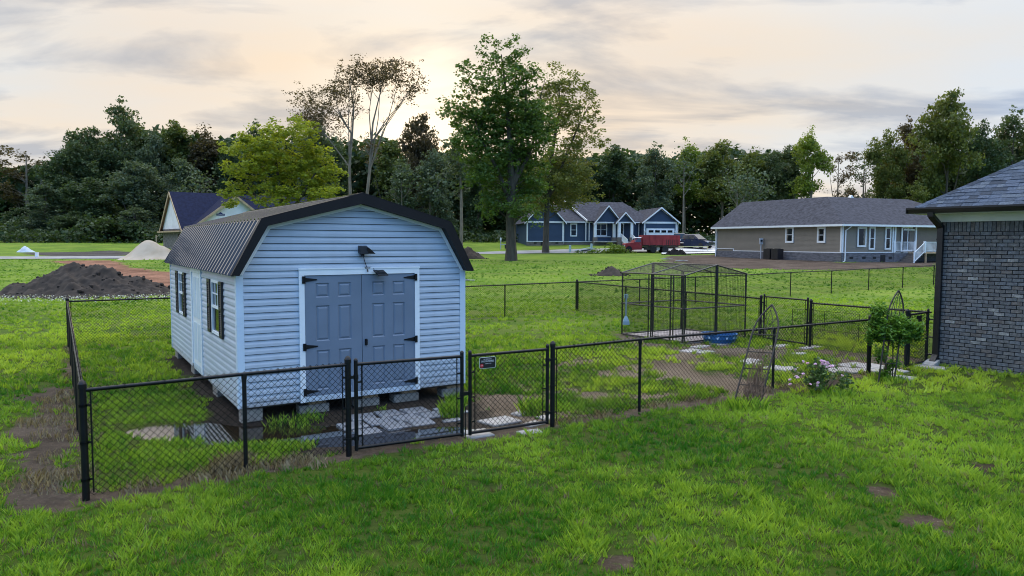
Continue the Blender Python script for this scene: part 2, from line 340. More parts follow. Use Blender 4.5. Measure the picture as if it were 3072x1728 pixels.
# ------------------------------------------------------------------ ground
def axis(*seg):
    out = []
    for a, b, s in seg: out.append(np.arange(a, b, s))
    return np.concatenate(out)
gx = np.concatenate([-np.geomspace(3500, 75, 14), np.arange(-70, -14, 1.), np.arange(-14, 14, .17), np.arange(14, 70, 1.), np.geomspace(72, 3500, 14)])
gy = np.concatenate([np.array([-40, -15, -5, 0., 2., 3.5]), np.arange(4.5, 30, .17), np.arange(30, 70, .6), np.arange(70, 150, 2.), np.geomspace(155, 3500, 14)])
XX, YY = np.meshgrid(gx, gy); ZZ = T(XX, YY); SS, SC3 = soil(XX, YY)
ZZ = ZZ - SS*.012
nx_, ny_ = len(gx), len(gy)
idx = np.arange(nx_*ny_).reshape(ny_, nx_)
F = np.stack([idx[:-1,:-1], idx[:-1,1:], idx[1:,1:], idx[1:,:-1]], -1).reshape(-1, 4)
def ground_mat():
    m = bpy.data.materials.new('ground'); m.use_nodes = True; nt = m.node_tree; N = nt.nodes.new; L = nt.links.new; b = nt.nodes['Principled BSDF']
    b.inputs['Roughness'].default_value = .95; b.inputs['Specular IOR Level'].default_value = .15
    geo = N('ShaderNodeNewGeometry'); s = N('ShaderNodeAttribute'); s.attribute_name = 'bare'; c = N('ShaderNodeAttribute'); c.attribute_name = 'soilcol'
    def noise(sc, det=6, vec=None):
        n = N('ShaderNodeTexNoise'); n.inputs['Scale'].default_value = sc; n.inputs['Detail'].default_value = det; n.inputs['Roughness'].default_value = .65
        L(vec or geo.outputs['Position'], n.inputs['Vector']); return n.outputs['Fac']
    def mixc(f, a, bb, typ='MIX'):
        x = N('ShaderNodeMix'); x.data_type = 'RGBA'; x.blend_type = typ
        if isinstance(f, float): x.inputs['Factor'].default_value = f
        else: L(f, x.inputs['Factor'])
        for k, q in (('A', a), ('B', bb)):
            if isinstance(q, tuple): x.inputs[k].default_value = (*q, 1)
            else: L(q, x.inputs[k])
        return x.outputs['Result']
    def mr(v, a, bb, c0=0., c1=1.):
        x = N('ShaderNodeMapRange'); x.inputs['From Min'].default_value = a; x.inputs['From Max'].default_value = bb; x.inputs['To Min'].default_value = c0; x.inputs['To Max'].default_value = c1; L(v, x.inputs['Value']); return x.outputs[0]
    # turf: fine mottling, broad yellow and deep green patches, mowing bands along the street grid
    g1 = mixc(mr(noise(7., 8), .35, .65), (.062,.130,.012), (.140,.225,.024))
    g2 = mixc(mr(noise(.35, 4), .42, .62), g1, mixc(mr(noise(22., 5), .4, .6), (.145,.225,.024), (.205,.275,.036)))
    mp = N('ShaderNodeMapping'); mp.inputs['Rotation'].default_value = (0, 0, R(-32)); mp.inputs['Scale'].default_value = (.035, .55, 1); L(geo.outputs['Position'], mp.inputs['Vector'])
    band = noise(1.0, 4, mp.outputs[0])
    g3 = mixc(mr(band, .50, .62, 0, .55), g2, (.135,.150,.035))
    g4 = mixc(mr(band, .40, .30, 0, .6), g3, (.045,.085,.014))
    sc = mixc(mr(noise(9., 7), .3, .7), c.outputs['Color'], (.5,.5,.5), 'MULTIPLY')
    sc = mixc(mr(noise(40., 3), .62, .72, 0, .5), sc, (.40,.34,.27))
    sc = mixc(mr(noise(.55, 5), .35, .65), sc, mixc(1.0, sc, (.45,.42,.40), 'MULTIPLY'))
    sc = mixc(mr(noise(1.7, 6), .55, .70, 0, .55), sc, mixc(1.0, sc, (1.7,1.65,1.6), 'MULTIPLY'))
    edge = N('ShaderNodeMath'); edge.operation = 'ADD'; L(s.outputs['Fac'], edge.inputs[0]); L(mr(noise(6., 7), .3, .7, -.28, .28), edge.inputs[1])
    sp = N('ShaderNodeSeparateXYZ'); L(geo.outputs['Position'], sp.inputs[0])
    th = mixc(mr(sp.outputs['Y'], 14., 34.), mixc(1.0, g4, (.34,.34,.32), 'MULTIPLY'), g4)      # thatch between the blades of the near lawn
    col = mixc(mr(edge.outputs[0], .38, .62), th, sc)
    L(col, b.inputs['Base Color'])
    # wet mud is darker and shinier than dry soil
    bp = N('ShaderNodeBump'); bp.inputs['Strength'].default_value = .8; bp.inputs['Distance'].default_value = .05; L(noise(14., 8), bp.inputs['Height']); L(bp.outputs[0], b.inputs['Normal'])
    return m
MT['ground'] = ground_mat()
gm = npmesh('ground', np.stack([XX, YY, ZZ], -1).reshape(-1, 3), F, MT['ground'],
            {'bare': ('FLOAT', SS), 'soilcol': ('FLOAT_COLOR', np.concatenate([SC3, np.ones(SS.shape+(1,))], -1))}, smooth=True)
put('ground', gm, kind='structure')

def ribbon(name, pts, w, m, lift=.03, wob=.0, th=.0):
    pts = [np.array(p, float) for p in pts]; fine = []
    for a, b in zip(pts[:-1], pts[1:]):
        k = max(2, int(np.linalg.norm(b-a)/1.5))
        for t in np.linspace(0, 1, k, endpoint=False): fine.append(a+(b-a)*t)
    fine.append(pts[-1]); V = []; Fc = []
    for i, p in enumerate(fine):
        d = fine[min(i+1, len(fine)-1)] - fine[max(i-1, 0)]; d /= np.linalg.norm(d); n = np.array([-d[1], d[0]])
        for k in range(5):
            t = (k/4-.5)*(w + (wob*(fbm(p[0]/3, p[1]/3, 5)-.5) if k in (0, 4) else 0)); q = p + n*t
            V.append((q[0], q[1], T1(q[0], q[1]) + lift + .04*(1-abs(k-2)/2)))
    for i in range(len(fine)-1):
        for k in range(4): Fc.append((i*5+k, i*5+k+1, i*5+k+6, i*5+k+5))
    return put(name, npmesh(name, V, Fc, m, smooth=True), kind='structure')
MT['road'] = mat('grey_road_surface', (.27,.265,.26), .9, .2, .8, .3, 30)
ribbon('road', [(-140,47), (-60,63.5), (-34,69.), (-14,77), (2,84.5), (14,87.5), (30,93)], 5.2, MT['road'], .05, 1.0)
MT['drive'] = mat('pale_concrete', (.62,.60,.57), .85, .12, .6, .2, 30)
def flat_sheet(name, quad, m, lift=.05, n=14):
    q = [np.array(p, float) for p in quad]; V = []; Fc = []
    for i in range(n+1):
        for j in range(n+1):
            s, t = i/n, j/n; p = (q[0]*(1-s)+q[1]*s)*(1-t) + (q[3]*(1-s)+q[2]*s)*t
            V.append((p[0], p[1], T1(p[0], p[1])+lift))
    for i in range(n):
        for j in range(n): Fc.append((i*(n+1)+j, (i+1)*(n+1)+j, (i+1)*(n+1)+j+1, i*(n+1)+j+1))
    return put(name, npmesh(name, V, Fc, m, smooth=True), kind='structure')
flat_sheet('driveway', [G(2000,757), G(2170,757), (27.2,93.0), (19.5,91.5)], MT['drive'], .07)
flat_sheet('apron', [G(1985,764), G(2172,762), G(2172,758.5), G(1985,759.5)], MT['drive'], .10)

# puddle: still brown water lying in the hollow in front of the shed
def water_mat():
    m = bpy.data.materials.new('muddy_water'); m.use_nodes = True; nt = m.node_tree; b = nt.nodes['Principled BSDF']; N = nt.nodes.new; L = nt.links.new
    b.inputs['Base Color'].default_value = (.022,.016,.010,1); b.inputs['Roughness'].default_value = .0; b.inputs['IOR'].default_value = 2.4; b.inputs['Specular IOR Level'].default_value = .6
    n = N('ShaderNodeTexNoise'); n.inputs['Scale'].default_value = 3.; bp = N('ShaderNodeBump'); bp.inputs['Strength'].default_value = .03; bp.inputs['Distance'].default_value = .02; L(n.outputs['Fac'], bp.inputs['Height']); L(bp.outputs[0], b.inputs['Normal'])
    return m
MT['water'] = water_mat()
w_out = [(-5.6,10.1),(-5.35,9.55),(-4.6,9.15),(-3.4,9.05),(-2.4,9.1),(-1.0,9.62),(-.35,9.95),(-.6,10.3),(-1.6,10.25),(-2.6,10.35),(-3.6,10.35),(-4.6,10.45)]
M_ = MB(); M_.add([(x, y, WATER_Z) for x, y in w_out], [tuple(range(len(w_out)))])
M_.done('puddle', MT['water'], kind='structure')

# ------------------------------------------------------------------ grass blades
def grass_mat(name):
    m = leafmat(name, (.050,.170,.014), (.410,.560,.064), .42, .42, (1.35, 1.33, .68)); return m
MT['grass'] = grass_mat('grass_blades')
def blades(name, y0, y1, dens, h, w, seed, bare_cut=.5, xlim=None, clump=.5, yellow=0., mt=None):
    rng = np.random.default_rng(seed); per = 3
    halfw = lambda y: y*.735 + np.where(np.asarray(y) < 14, 2.6, 1.6)
    area = (halfw(y0)+halfw(y1))*(y1-y0); per = 13; nt_ = int(area*dens/per)
    y = y0 + (y1-y0)*rng.random(nt_)**.92; x = (rng.random(nt_)*2-1)*halfw(y)
    s, _ = soil(x, y)
    cl = fbm(x*3.1, y*3.1, 51, 3); cl2 = fbm(x*.55, y*.55, 61, 3); cl3 = fbm(x*.16+9, y*.16, 77, 3)
    keep = (rng.random(nt_) > np.clip((s-.15)*1.7, 0, 1)) & ~in_shed(x, y, .02)
    keep &= (T(x, y) > WATER_Z+.004) | (y > 12)
    keep &= rng.random(nt_) < (1-clump) + clump*np.clip((cl-.32)*3.4, 0, 1)*1.3
    keep &= ~((polyd(x, y, [(9.05,15.9), (14.0,9.3), (40,20), (22,36)]) < .02))      # nothing inside the brick house or on paving
    keep &= polyd(x, y, KEN_FLOOR) > 0
    for q in STONES: keep &= (np.abs((x-q[0])*q[4]+(y-q[1])*q[5]) > q[2]/2) | (np.abs(-(x-q[0])*q[5]+(y-q[1])*q[4]) > q[3]/2)
    x, y, s, cl, cl2, cl3 = (k[keep] for k in (x, y, s, cl, cl2, cl3)); nt_ = len(x)
    tt = rng.random(nt_); th_ = .55 + .75*rng.random(nt_); tr = h*(.35+.5*rng.random(nt_)); tl = rng.random(nt_)*2*np.pi
    rp = lambda v: np.repeat(v, per)
    n = nt_*per; ra = rng.random(n)*2*np.pi; rr_ = rp(tr)*np.sqrt(rng.random(n))
    x = rp(x) + rr_*np.cos(ra); y = rp(y) + rr_*np.sin(ra); cl, cl2, cl3, tt, th_, tl = map(rp, (cl, cl2, cl3, tt, th_, tl))
    z = T(x, y) - .01
    hh = h*(.5 + .7*rng.random(n))*(.45 + 1.1*cl)*th_*1.15
    ww = w*(.6+.8*rng.random(n))
    a = rng.random(n)*2*np.pi; lean = hh*(.2+.6*rng.random(n)); la = np.where(rng.random(n) < .65, ra, tl)
    bx, by = np.cos(a)*ww/2, np.sin(a)*ww/2; lx, ly = np.cos(la)*lean, np.sin(la)*lean
    V = np.empty((n, 4, 3))
    V[:,0] = np.stack([x-bx, y-by, z], -1); V[:,1] = np.stack([x+bx, y+by, z], -1)
    V[:,2] = np.stack([x+bx*.7+lx*.45, y+by*.7+ly*.45, z+hh*.62], -1); V[:,3] = np.stack([x+lx, y+ly, z+hh], -1)
    b = np.arange(n)*4; Fc = np.concatenate([np.stack([b, b+1, b+2], -1), np.stack([b, b+2, b+3], -1)])
    tint = np.clip(-.08 + .40*rng.random(n) + .50*tt + (cl2-.5)*1.1 + (cl3-.5)*1.1 + (cl-.5)*.8 + yellow, 0, 1)
    tint = np.repeat(tint[:, None], 4, 1)
    put(name, npmesh(name, V.reshape(-1, 3), Fc, MT[mt or 'grass'], {'tint': ('FLOAT', tint)}), kind='stuff')
# ------------------------------------------------------------------ shed
MT['siding'] = mat('pale_vinyl_siding', (.46,.53,.60), .42, .05, 2.2, .06, 50, spec=.5)
MT['groove_shade'] = mat('groove_shade', (.02,.022,.026), .9, .1, 6); MT['trimw'] = mat('white_vinyl_trim', (.62,.74,.84), .4, .04, 3)
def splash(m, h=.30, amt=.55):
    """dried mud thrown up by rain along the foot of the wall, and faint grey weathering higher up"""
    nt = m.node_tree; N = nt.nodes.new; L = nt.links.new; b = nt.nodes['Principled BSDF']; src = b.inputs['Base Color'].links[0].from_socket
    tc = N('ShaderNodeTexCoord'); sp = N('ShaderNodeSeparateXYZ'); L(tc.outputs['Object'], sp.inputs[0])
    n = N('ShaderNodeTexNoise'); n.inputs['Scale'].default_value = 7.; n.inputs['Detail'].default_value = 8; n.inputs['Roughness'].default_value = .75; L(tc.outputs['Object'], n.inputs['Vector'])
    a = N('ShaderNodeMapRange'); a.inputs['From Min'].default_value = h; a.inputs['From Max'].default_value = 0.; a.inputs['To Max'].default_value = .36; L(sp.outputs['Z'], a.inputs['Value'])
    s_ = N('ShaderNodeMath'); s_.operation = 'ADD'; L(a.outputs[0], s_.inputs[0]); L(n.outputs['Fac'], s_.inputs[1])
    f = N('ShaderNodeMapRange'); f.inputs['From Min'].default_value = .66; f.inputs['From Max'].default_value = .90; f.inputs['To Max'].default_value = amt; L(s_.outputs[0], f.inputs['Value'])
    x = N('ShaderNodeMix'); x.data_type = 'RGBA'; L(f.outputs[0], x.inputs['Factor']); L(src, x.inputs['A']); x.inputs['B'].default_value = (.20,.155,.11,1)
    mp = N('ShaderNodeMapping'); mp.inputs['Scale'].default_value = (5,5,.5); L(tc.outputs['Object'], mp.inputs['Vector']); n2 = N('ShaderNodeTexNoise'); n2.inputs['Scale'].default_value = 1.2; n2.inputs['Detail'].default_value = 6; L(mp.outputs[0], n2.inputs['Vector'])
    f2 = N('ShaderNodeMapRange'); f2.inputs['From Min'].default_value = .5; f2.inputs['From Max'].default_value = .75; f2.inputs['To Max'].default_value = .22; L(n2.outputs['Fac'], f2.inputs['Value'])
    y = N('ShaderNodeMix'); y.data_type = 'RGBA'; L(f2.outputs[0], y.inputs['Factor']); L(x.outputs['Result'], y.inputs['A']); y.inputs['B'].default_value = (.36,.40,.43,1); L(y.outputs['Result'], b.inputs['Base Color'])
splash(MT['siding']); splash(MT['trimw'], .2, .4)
MT['doorgrey'] = mat('grey_door_paint', (.175,.222,.288), .5, .06, 2.5, .04, 60)
MT['casing'] = mat('white_casing', (.84,.89,.91), .42, .04, 3)
MT['roofmetal'] = mat('dark_brown_metal_roof', (.036,.027,.025), .10, .2, 1.4, spec=.45, coat=.38)
MT['fascia'] = mat('dark_brown_fascia', (.011,.009,.009), .45, .2, 4, spec=.3)
MT['shutter'] = mat('black_shutter', (.014,.013,.015), .4, .2, 6)
MT['glass'] = mat('dark_window_glass', (.008,.009,.011), .08, .2, 3, spec=.35)
MT['pier'] = mat('pale_pier_block', (.29,.265,.23), .9, .2, 9, .5, 50)
shed = thing('garden_shed', 'pale blue vinyl sided shed with dark metal barn roof and grey double doors', 'shed', (SX, SY, SZ), SYAW)
CO = .1004                                  # exposure of one siding course
OUT = [(-.09, 1.95), (.34, 2.705), (1.83, 3.10), (3.32, 2.705), (3.75, 1.95)]      # roof outline
INN = [(0, 1.93), (.40, 2.645), (1.83, 3.015), (3.26, 2.645), (3.66, 1.93)]        # wall top under the roof
def gam(z, side):
    """wall edge of the gable at height z"""
    if z <= 1.93: x = 0.
    elif z <= 2.645: x = (z-1.93)/(2.645-1.93)*.40
    else: x = .40 + (z-2.645)/(3.015-2.645)*1.43
    x = min(x, 1.829); return x if side == 0 else SW-x
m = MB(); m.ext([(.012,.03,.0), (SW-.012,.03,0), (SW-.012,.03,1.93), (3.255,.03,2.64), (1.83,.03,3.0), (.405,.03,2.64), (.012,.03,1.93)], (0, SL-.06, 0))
m.done('wall', MT['groove_shade'], shed)  # core coloured near black to paint the shadow line under each siding lap
PROF = [(-.004,.085), (.019,.085), (.0165,.50), (.013,.62), (.0065,.80), (.003,1.0), (-.004,1.0)]      # dutch lap: out, fraction of height
def board_front(k, xa, xb, y0=0., dz=0.):
    z0 = max(-.034 + k*CO, 0) ; z1 = -.034 + (k+1)*CO
    rings = []
    for end in (0, 1):
        ring = []
        for d, f in PROF:
            z = z0 + (z1-z0)*f; lim = gam(z, end)
            x = max(xa, lim) if end == 0 else min(xb, lim)
            ring.append((x, y0-d, z))
        rings.append(ring)
    if rings[1][0][0] - rings[0][0][0] < .03: return
    MB().loft(rings).done('siding_board', MT['siding'], shed)
for k in range(31):
    z0 = -.034 + k*CO
    if z0 > 2.97: break
    if z0 < 1.93: segs = [(.082, .868), (2.822, SW-.082)] if z0 + CO*.5 < 1.985 else [(.082, SW-.082)]
    else: segs = [(0, SW)]
    for a, b in segs: board_front(k, a, b)
# left wall: boards run along the depth, broken by the windows and the side door
def board_left(k, a, b):
    z0 = max(-.034 + k*CO, 0); z1 = min(-.034 + (k+1)*CO, 1.925)
    if b-a < .03: return
    MB().loft([[(-d, y, z0+(z1-z0)*f) for d, f in PROF] for y in (a, b)]).done('siding_board', MT['siding'], shed)
for k in range(20):
    z = -.034 + (k+.5)*CO; cuts = []
    if .90 < z < 1.78: cuts = [(1.20, 1.98), (5.06, 5.82)]
    cuts.append((2.95, 4.12)); cuts.sort(); y = .072
    for a, b in cuts: board_left(k, y, a); y = b
    board_left(k, y, SL-.07)
m = MB()
for x0, x1, y0, y1 in ((-.022,.080,-.022,-.002), (-.022,-.002,-.0015,.070), (SW-.080,SW+.022,-.022,-.002), (SW+.002,SW+.022,-.0015,.075), (-.022,-.002,SL-.068,SL+.02)):
    MB().box(x0, x1, y0, y1, 0, 1.945).done('corner_trim', MT['trimw'], shed)
# right and back walls
for k in range(20):
    z0 = -.034 + k*CO
    if z0+CO > 1.93: break
m.loft([[(SW+.003, .08, .0), (SW+.003, .08, 1.93), (SW-.01, .08, 1.93), (SW-.01, .08, 0)], [(SW+.003, SL, .0), (SW+.003, SL, 1.93), (SW-.01, SL, 1.93), (SW-.01, SL, 0)]]).done('side_wall', MT['siding'], shed)
MB().box(.03, SW-.03, .05, SL-.05, -.03, -.002).done('floor_deck', MT['bark'], shed)
# roof: corrugated sheets on four slopes
def roof_slope(p, q, name, nsheet=8):
    """sheets between outline points p (low) and q (high), each with raised ribs along the slope"""
    p, q = np.array(p), np.array(q); d = (q-p)/np.linalg.norm(q-p); n = np.array([-d[1], d[0]])
    if n[1] < 0: n = -n
    y0, y1 = -.14, SL+.14; wS = (y1-y0)/nsheet
    for i in range(nsheet):
        ya = y0 + i*wS; prof = []
        nr = 4
        for r in range(nr):
            c = ya + (r+.5)*wS/nr
            prof += [(c-wS/nr/2 + (.001 if r == 0 else 0), 0), (c-.060, 0), (c-.030, .036), (c+.030, .036), (c+.060, 0)]
        prof.append((ya+wS-.001, 0))
        mm = MB(); vs = []
        for (pt, lift) in ((p-d*.03, 0), (q, 0)):
            for y, h in prof: vs.append((pt[0]+n[0]*h, y, pt[1]+n[1]*h))
            for y, h in prof: vs.append((pt[0]+n[0]*(h-.008), y, pt[1]+n[1]*(h-.008)))
        N_ = len(prof); o = 2*N_; fs = []
        for j in range(N_-1):
            fs.append((j, j+1, o+j+1, o+j)); fs.append((N_+j+1, N_+j, o+N_+j, o+N_+j+1)); fs.append((j+1, j, N_+j, N_+j+1)); fs.append((o+j, o+j+1, o+N_+j+1, o+N_+j))
        mm.add(vs, fs); mm.done('roof_sheet', MT['roofmetal'], shed)
up = lambda pt, dz: (pt[0], pt[1]+dz)
roof_slope(OUT[0], OUT[1], 'l'); roof_slope(up(OUT[1], .012), up(OUT[2], .012), 'ul'); roof_slope(up(OUT[3], .012), up(OUT[2], .012), 'ur'); roof_slope(OUT[4], OUT[3], 'r')
# ridge cap, rake trim, soffit
m = MB()
m.ext([(1.83,-.15,3.165), (1.62,-.15,3.108), (1.62,-.15,3.096), (1.83,-.15,3.15), (2.04,-.15,3.096), (2.04,-.15,3.108)], (0, SL+.30, 0)); m.done('ridge_cap', MT['roofmetal'], shed)
ROUT = [(-.10,1.93), (.325,2.735), (1.83,3.150), (3.335,2.735), (3.76,1.93)]
RINN = [(.0,1.925), (.402,2.632), (1.83,2.990), (3.225,2.632), (3.64,1.925)]
for i in range(4):
    for yf, nm in ((-.175, 'rake_trim'), (SL+.14, 'rake_trim')):
        a, b, c, d = ROUT[i], ROUT[i+1], RINN[i+1], RINN[i]
        k = .0015
        MB().ext([(a[0],yf,a[1]), (b[0],yf,b[1]), (c[0],yf,c[1]), (d[0],yf,d[1])], (0, .034, 0)).done(nm, MT['fascia'], shed)
    # flat flashing folded over the roof edge
    a, b = np.array(ROUT[i]), np.array(ROUT[i+1]); dd = (b-a)/np.linalg.norm(b-a); n = np.array([-dd[1], dd[0]])
    MB().ext([(a[0]+n[0]*.002,-.176,a[1]+n[1]*.002), (b[0]+n[0]*.002,-.176,b[1]+n[1]*.002), (b[0]+n[0]*.010,-.176,b[1]+n[1]*.010), (a[0]+n[0]*.010,-.176,a[1]+n[1]*.010)], (0, .115, 0)).done('rake_flashing', MT['fascia'], shed)
    # soffit board between trim and wall, white edge strip on the wall
    a, b = RINN[i], RINN[i+1]
    MB().ext([(a[0],-.141,a[1]+.012), (b[0],-.141,b[1]+.012), (b[0],-.141,b[1]+.03), (a[0],-.141,a[1]+.03)], (0, .118, 0)).done('soffit', MT['fascia'], shed)
    w = np.array([(.072,1.93), (.472,2.596), (1.83,2.943), (3.188,2.596), (3.588,1.93)]); u = np.array([(.022,1.93), (.436,2.640), (1.83,2.992), (3.224,2.640), (3.638,1.93)])
    MB().ext([(w[i][0],-.034,w[i][1]), (w[i+1][0],-.034,w[i+1][1]), (u[i+1][0],-.034,u[i+1][1]), (u[i][0],-.034,u[i][1])], (0, .014, 0)).done('gable_edge_strip', MT['casing'], shed)
# double doors
m = MB(); m.box(.868,.948,-.042,-.002,-.012,1.905); m.done('door_casing', MT['casing'], shed)
m = MB(); m.box(2.742,2.822,-.042,-.002,-.012,1.905); m.done('door_casing', MT['casing'], shed)
m = MB(); m.box(.868,2.822,-.042,-.002,1.906,1.990); m.box(.862,2.828,-.050,-.003,1.991,2.012); m.done('door_head', MT['casing'], shed)
m = MB(); m.box(.950,2.740,-.030,-.002,-.01,.072); m.done('threshold', MT['trimw'], shed)
def door(x0, x1, hinge):
    d = put('door', None, shed)
    z0, z1 = .078, 1.898; yb, yf = -.003, -.030
    xs = [x0, x0+.165, x0+.375, x0+.51, x0+.72, x1]
    zr = [(.20,.44), (.765,.905+.0), ]
    rows = [(.16,.765), (.905,1.445), (1.568,1.787)]
    m = MB()
    # stiles and rails around the six panels
    m.box(x0, xs[1], yf, yb, z0, z1); m.box(xs[2], xs[3], yf, yb, z0, z1); m.box(xs[4], x1, yf, yb, z0, z1)
    zz = [z0] + [v for r_ in rows for v in r_] + [z1]
    for c in ((xs[1], xs[2]), (xs[3], xs[4])):
        for i in range(0, len(zz), 2): m.box(c[0], c[1], yf, yb, zz[i], zz[i+1])
    m.done('door_frame', MT['doorgrey'], d)
    for c in ((xs[1], xs[2]), (xs[3], xs[4])):
        for a, b in rows:
            p = MB(); w = .03; X0, X1 = c; y1, y2 = yf+.001, yf+.016
            # sunk moulding and raised field
            p.add([(X0,y1,a),(X1,y1,a),(X1,y1,b),(X0,y1,b),(X0+.018,y2,a+.018),(X1-.018,y2,a+.018),(X1-.018,y2,b-.018),(X0+.018,y2,b-.018),
                   (X0+.045,yf+.003,a+.045),(X1-.045,yf+.003,a+.045),(X1-.045,yf+.003,b-.045),(X0+.045,yf+.003,b-.045)],
                  [(0,1,5,4),(1,2,6,5),(2,3,7,6),(3,0,4,7),(4,5,9,8),(5,6,10,9),(6,7,11,10),(7,4,8,11),(8,9,10,11)])
            p.done('door_panel', MT['doorgrey'], d)
    for z in (1.839, .83, .145):
        h = MB(); s = 1 if hinge == 0 else -1; xh = x0-.012 if hinge == 0 else x1+.012
        xa, xb = sorted((xh-s*.030, xh+s*.012)); h.box(xa, xb, -.054, -.0425, z-.055, z+.055)
        h.ext([(xh+s*.012,-.040,z-.034), (xh+s*.012,-.040,z+.034), (xh+s*.20,-.040,z+.007), (xh+s*.20,-.040,z-.007)], (0, .0085, 0))
        h.tube([(xh+s*.01,-.058,z-.055), (xh+s*.01,-.058,z+.055)], .009, 6)
        h.done('hinge', MT['black'], d)
    return d
door(.953, 1.838, 0); d2 = door(1.846, 2.737, 1)
m = MB(); m.box(1.885,1.925,-.040,-.030,.79,.89); m.tube([(1.905,-.03,.845), (1.905,-.07,.845)], .012, 8); m.bar((1.905,-.072,.885), (1.905,-.072,.80), .018, .014); m.done('door_handle', MT['black'], d2)
# side door, recessed
m = MB(); m.box(-.032,-.002,2.955,3.06,-.02,1.915); m.done('side_casing', MT['casing'], shed)
m = MB(); m.box(-.032,-.002,4.02,4.115,.09,1.915); m.done('side_casing', MT['casing'], shed)
m = MB(); m.box(-.034,-.002,3.061,4.019,1.84,1.915); m.done('side_casing', MT['casing'], shed)
m = MB(); m.box(-.014,.008,3.061,4.019,-.01,.115); m.done('side_threshold', MT['trimw'], shed)
m = MB(); m.box(-.012,.009,3.07,4.01,.118,1.838); m.done('side_door', MT['casing'], shed)
for z0, z1 in ((.2,.9), (1.0,1.75)):
    for a in (3.17, 3.60): MB().box(-.017,-.0125,a,a+.32,z0,z1).done('side_door_panel', MT['trimw'], shed)
# windows with shutters
for yc in (1.59, 5.44):
    w = put('window', None, shed)
    a, b, z0, z1 = yc-.38, yc+.38, .90, 1.785
    m = MB(); m.box(-.026,.006,a,a+.042,z0,z1); m.box(-.026,.006,b-.042,b,z0,z1); m.box(-.026,.006,a+.0421,b-.0421,z0,z0+.045); m.box(-.026,.006,a+.0421,b-.0421,z1-.045,z1); m.done('window_frame', MT['casing'], w)
    m = MB(); m.box(-.020,.004,a+.043,b-.043,1.325,1.368); m.done('meeting_rail', MT['casing'], w)
    m = MB(); m.box(.000,.004,a+.04,b-.04,z0+.04,z1-.04); m.done('pane', MT['glass'], w)
    m = MB()
    for t in (1/3, 2/3): m.box(-.010,.0,a+.042+(b-a-.084)*t-.010,a+.042+(b-a-.084)*t+.010,1.369,z1-.046)
    m.box(-.009,.0,a+.043,b-.043,1.552,1.570)
    m.done('muntin', MT['casing'], w)
    for s0 in (a-.255, b+.015):
        s = put('shutter', None, shed)
        m = MB(); m.box(-.050,-.016,s0,s0+.03,.90,1.785); m.box(-.050,-.016,s0+.21,s0+.24,.90,1.785)
        for q in (.90, 1.325, 1.735): m.box(-.050,-.016,s0+.0301,s0+.2099,q,q+.05)
        m.done('shutter_frame', MT['shutter'], s)
        m = MB()
        for q in np.arange(.955, 1.73, .03):
            if 1.30 < q < 1.375: continue
            m.loft([[(-.047,y,q),(-.024,y,q+.024),(-.019,y,q+.021),(-.042,y,q-.003)] for y in (s0+.031, s0+.209)])
        m.done('louvre', MT['shutter'], s)
# solar security light over the doors: lamp, sensor, panel on a bracket, cable
lt = thing('security_light', 'black solar security light on the shed gable above the doors', 'lamp', tuple(np.append(shed_xy(1.87, -.02), SZ+2.29)), SYAW)
m = MB(); m.loft([[(-.075,-.0,-.05),(.055,-.0,-.05),(.055,-.0,.06),(-.075,-.0,.06)],[(-.075,-.10,-.07),(.055,-.10,-.07),(.045,-.09,.045),(-.065,-.09,.045)]]); m.done('lamp_body', MT['shutter'], lt)
m = MB(); m.ext([(.0,-.02,-.058),(.16,-.12,-.062),(.05,-.13,.03),(.02,-.02,.05)], (0,-.012,-.006)); m.done('lamp_visor', MT['shutter'], lt)
m = MB(); m.tube([(-.02,-.02,-.05), (-.02,-.045,-.105)], [.035,.028], 8); m.done('lamp_sensor', MT['shutter'], lt)
m = MB(); m.tube([(0,-.02,-.09), (.02,-.012,-.17), (.055,-.012,-.27), (.07,-.02,-.285), (.12,-.018,-.275), (.175,-.03,-.31)], .0055, 5); m.done('cable', MT['black'], lt)
m = MB(); m.box(.02,.11,-.03,0,-.30,-.272); m.bar((.062,-.015,-.285), (.062,-.045,-.345), .018, .012); m.done('bracket', MT['shutter'], lt)
m = MB(); m.ext([(.145,-.055,-.322),(.315,-.055,-.322),(.345,-.19,-.395),(.175,-.19,-.395)], (0,.006,-.012)); m.bar((.22,-.10,-.35), (.2,-.03,-.33), .02, .02); m.done('solar_panel', MT['glass'], lt)
# piers of concrete blocks
def block(label, a, b, z0, w=.40, d=.20, h=.18, rot=0., group='concrete blocks under the shed'):
    x, y = shed_xy(a, b); t = thing('concrete_block', label, 'block', (x, y, z0), SYAW+rot, group)
    m = MB(); m.cham(-w/2, w/2, -d/2, d/2, 0, h, .012); m.done('block_body', MT['pier'], t)
zb = SZ - .032
for a, la, w in ((.10, 'pale concrete block under the near corner of the shed', .30), (1.10, 'low concrete block below the left hinge side of the double doors', .46), (1.95, 'concrete block under the middle of the double doors', .40),
              (2.62, 'wide concrete block under the right side of the double doors', .44), (3.45, 'concrete block under the far front corner of the shed', .36)):
    gz = T1(*shed_xy(a, .16)) - .03; hh = zb - gz - .045
    if w == .30: hh = zb-gz
    block(la, a+ (.08 if w == .30 else 0), .13 if w == .30 else .14, gz, w, .20, max(hh, .06))
    if w != .30:
        x, y = shed_xy(a+.05, .15); t = thing('wood_shim', 'shim on the ' + la, 'shim', (x, y, gz+max(hh,.06)+.001), SYAW, 'wood shims on the shed blocks')
        MB().box(-.13, .13, -.09, .09, 0, .043).done('shim_board', MT['wood'], t)
for b, la in ((2.2, 'concrete block halfway along the window side of the shed'), (4.6, 'concrete block beyond the side door of the shed'), (6.9, 'concrete block under the back corner of the shed')):
    gz = T1(*shed_xy(.12, b)) - .03; block(la, .14, b, gz, .20, .40, zb-gz)
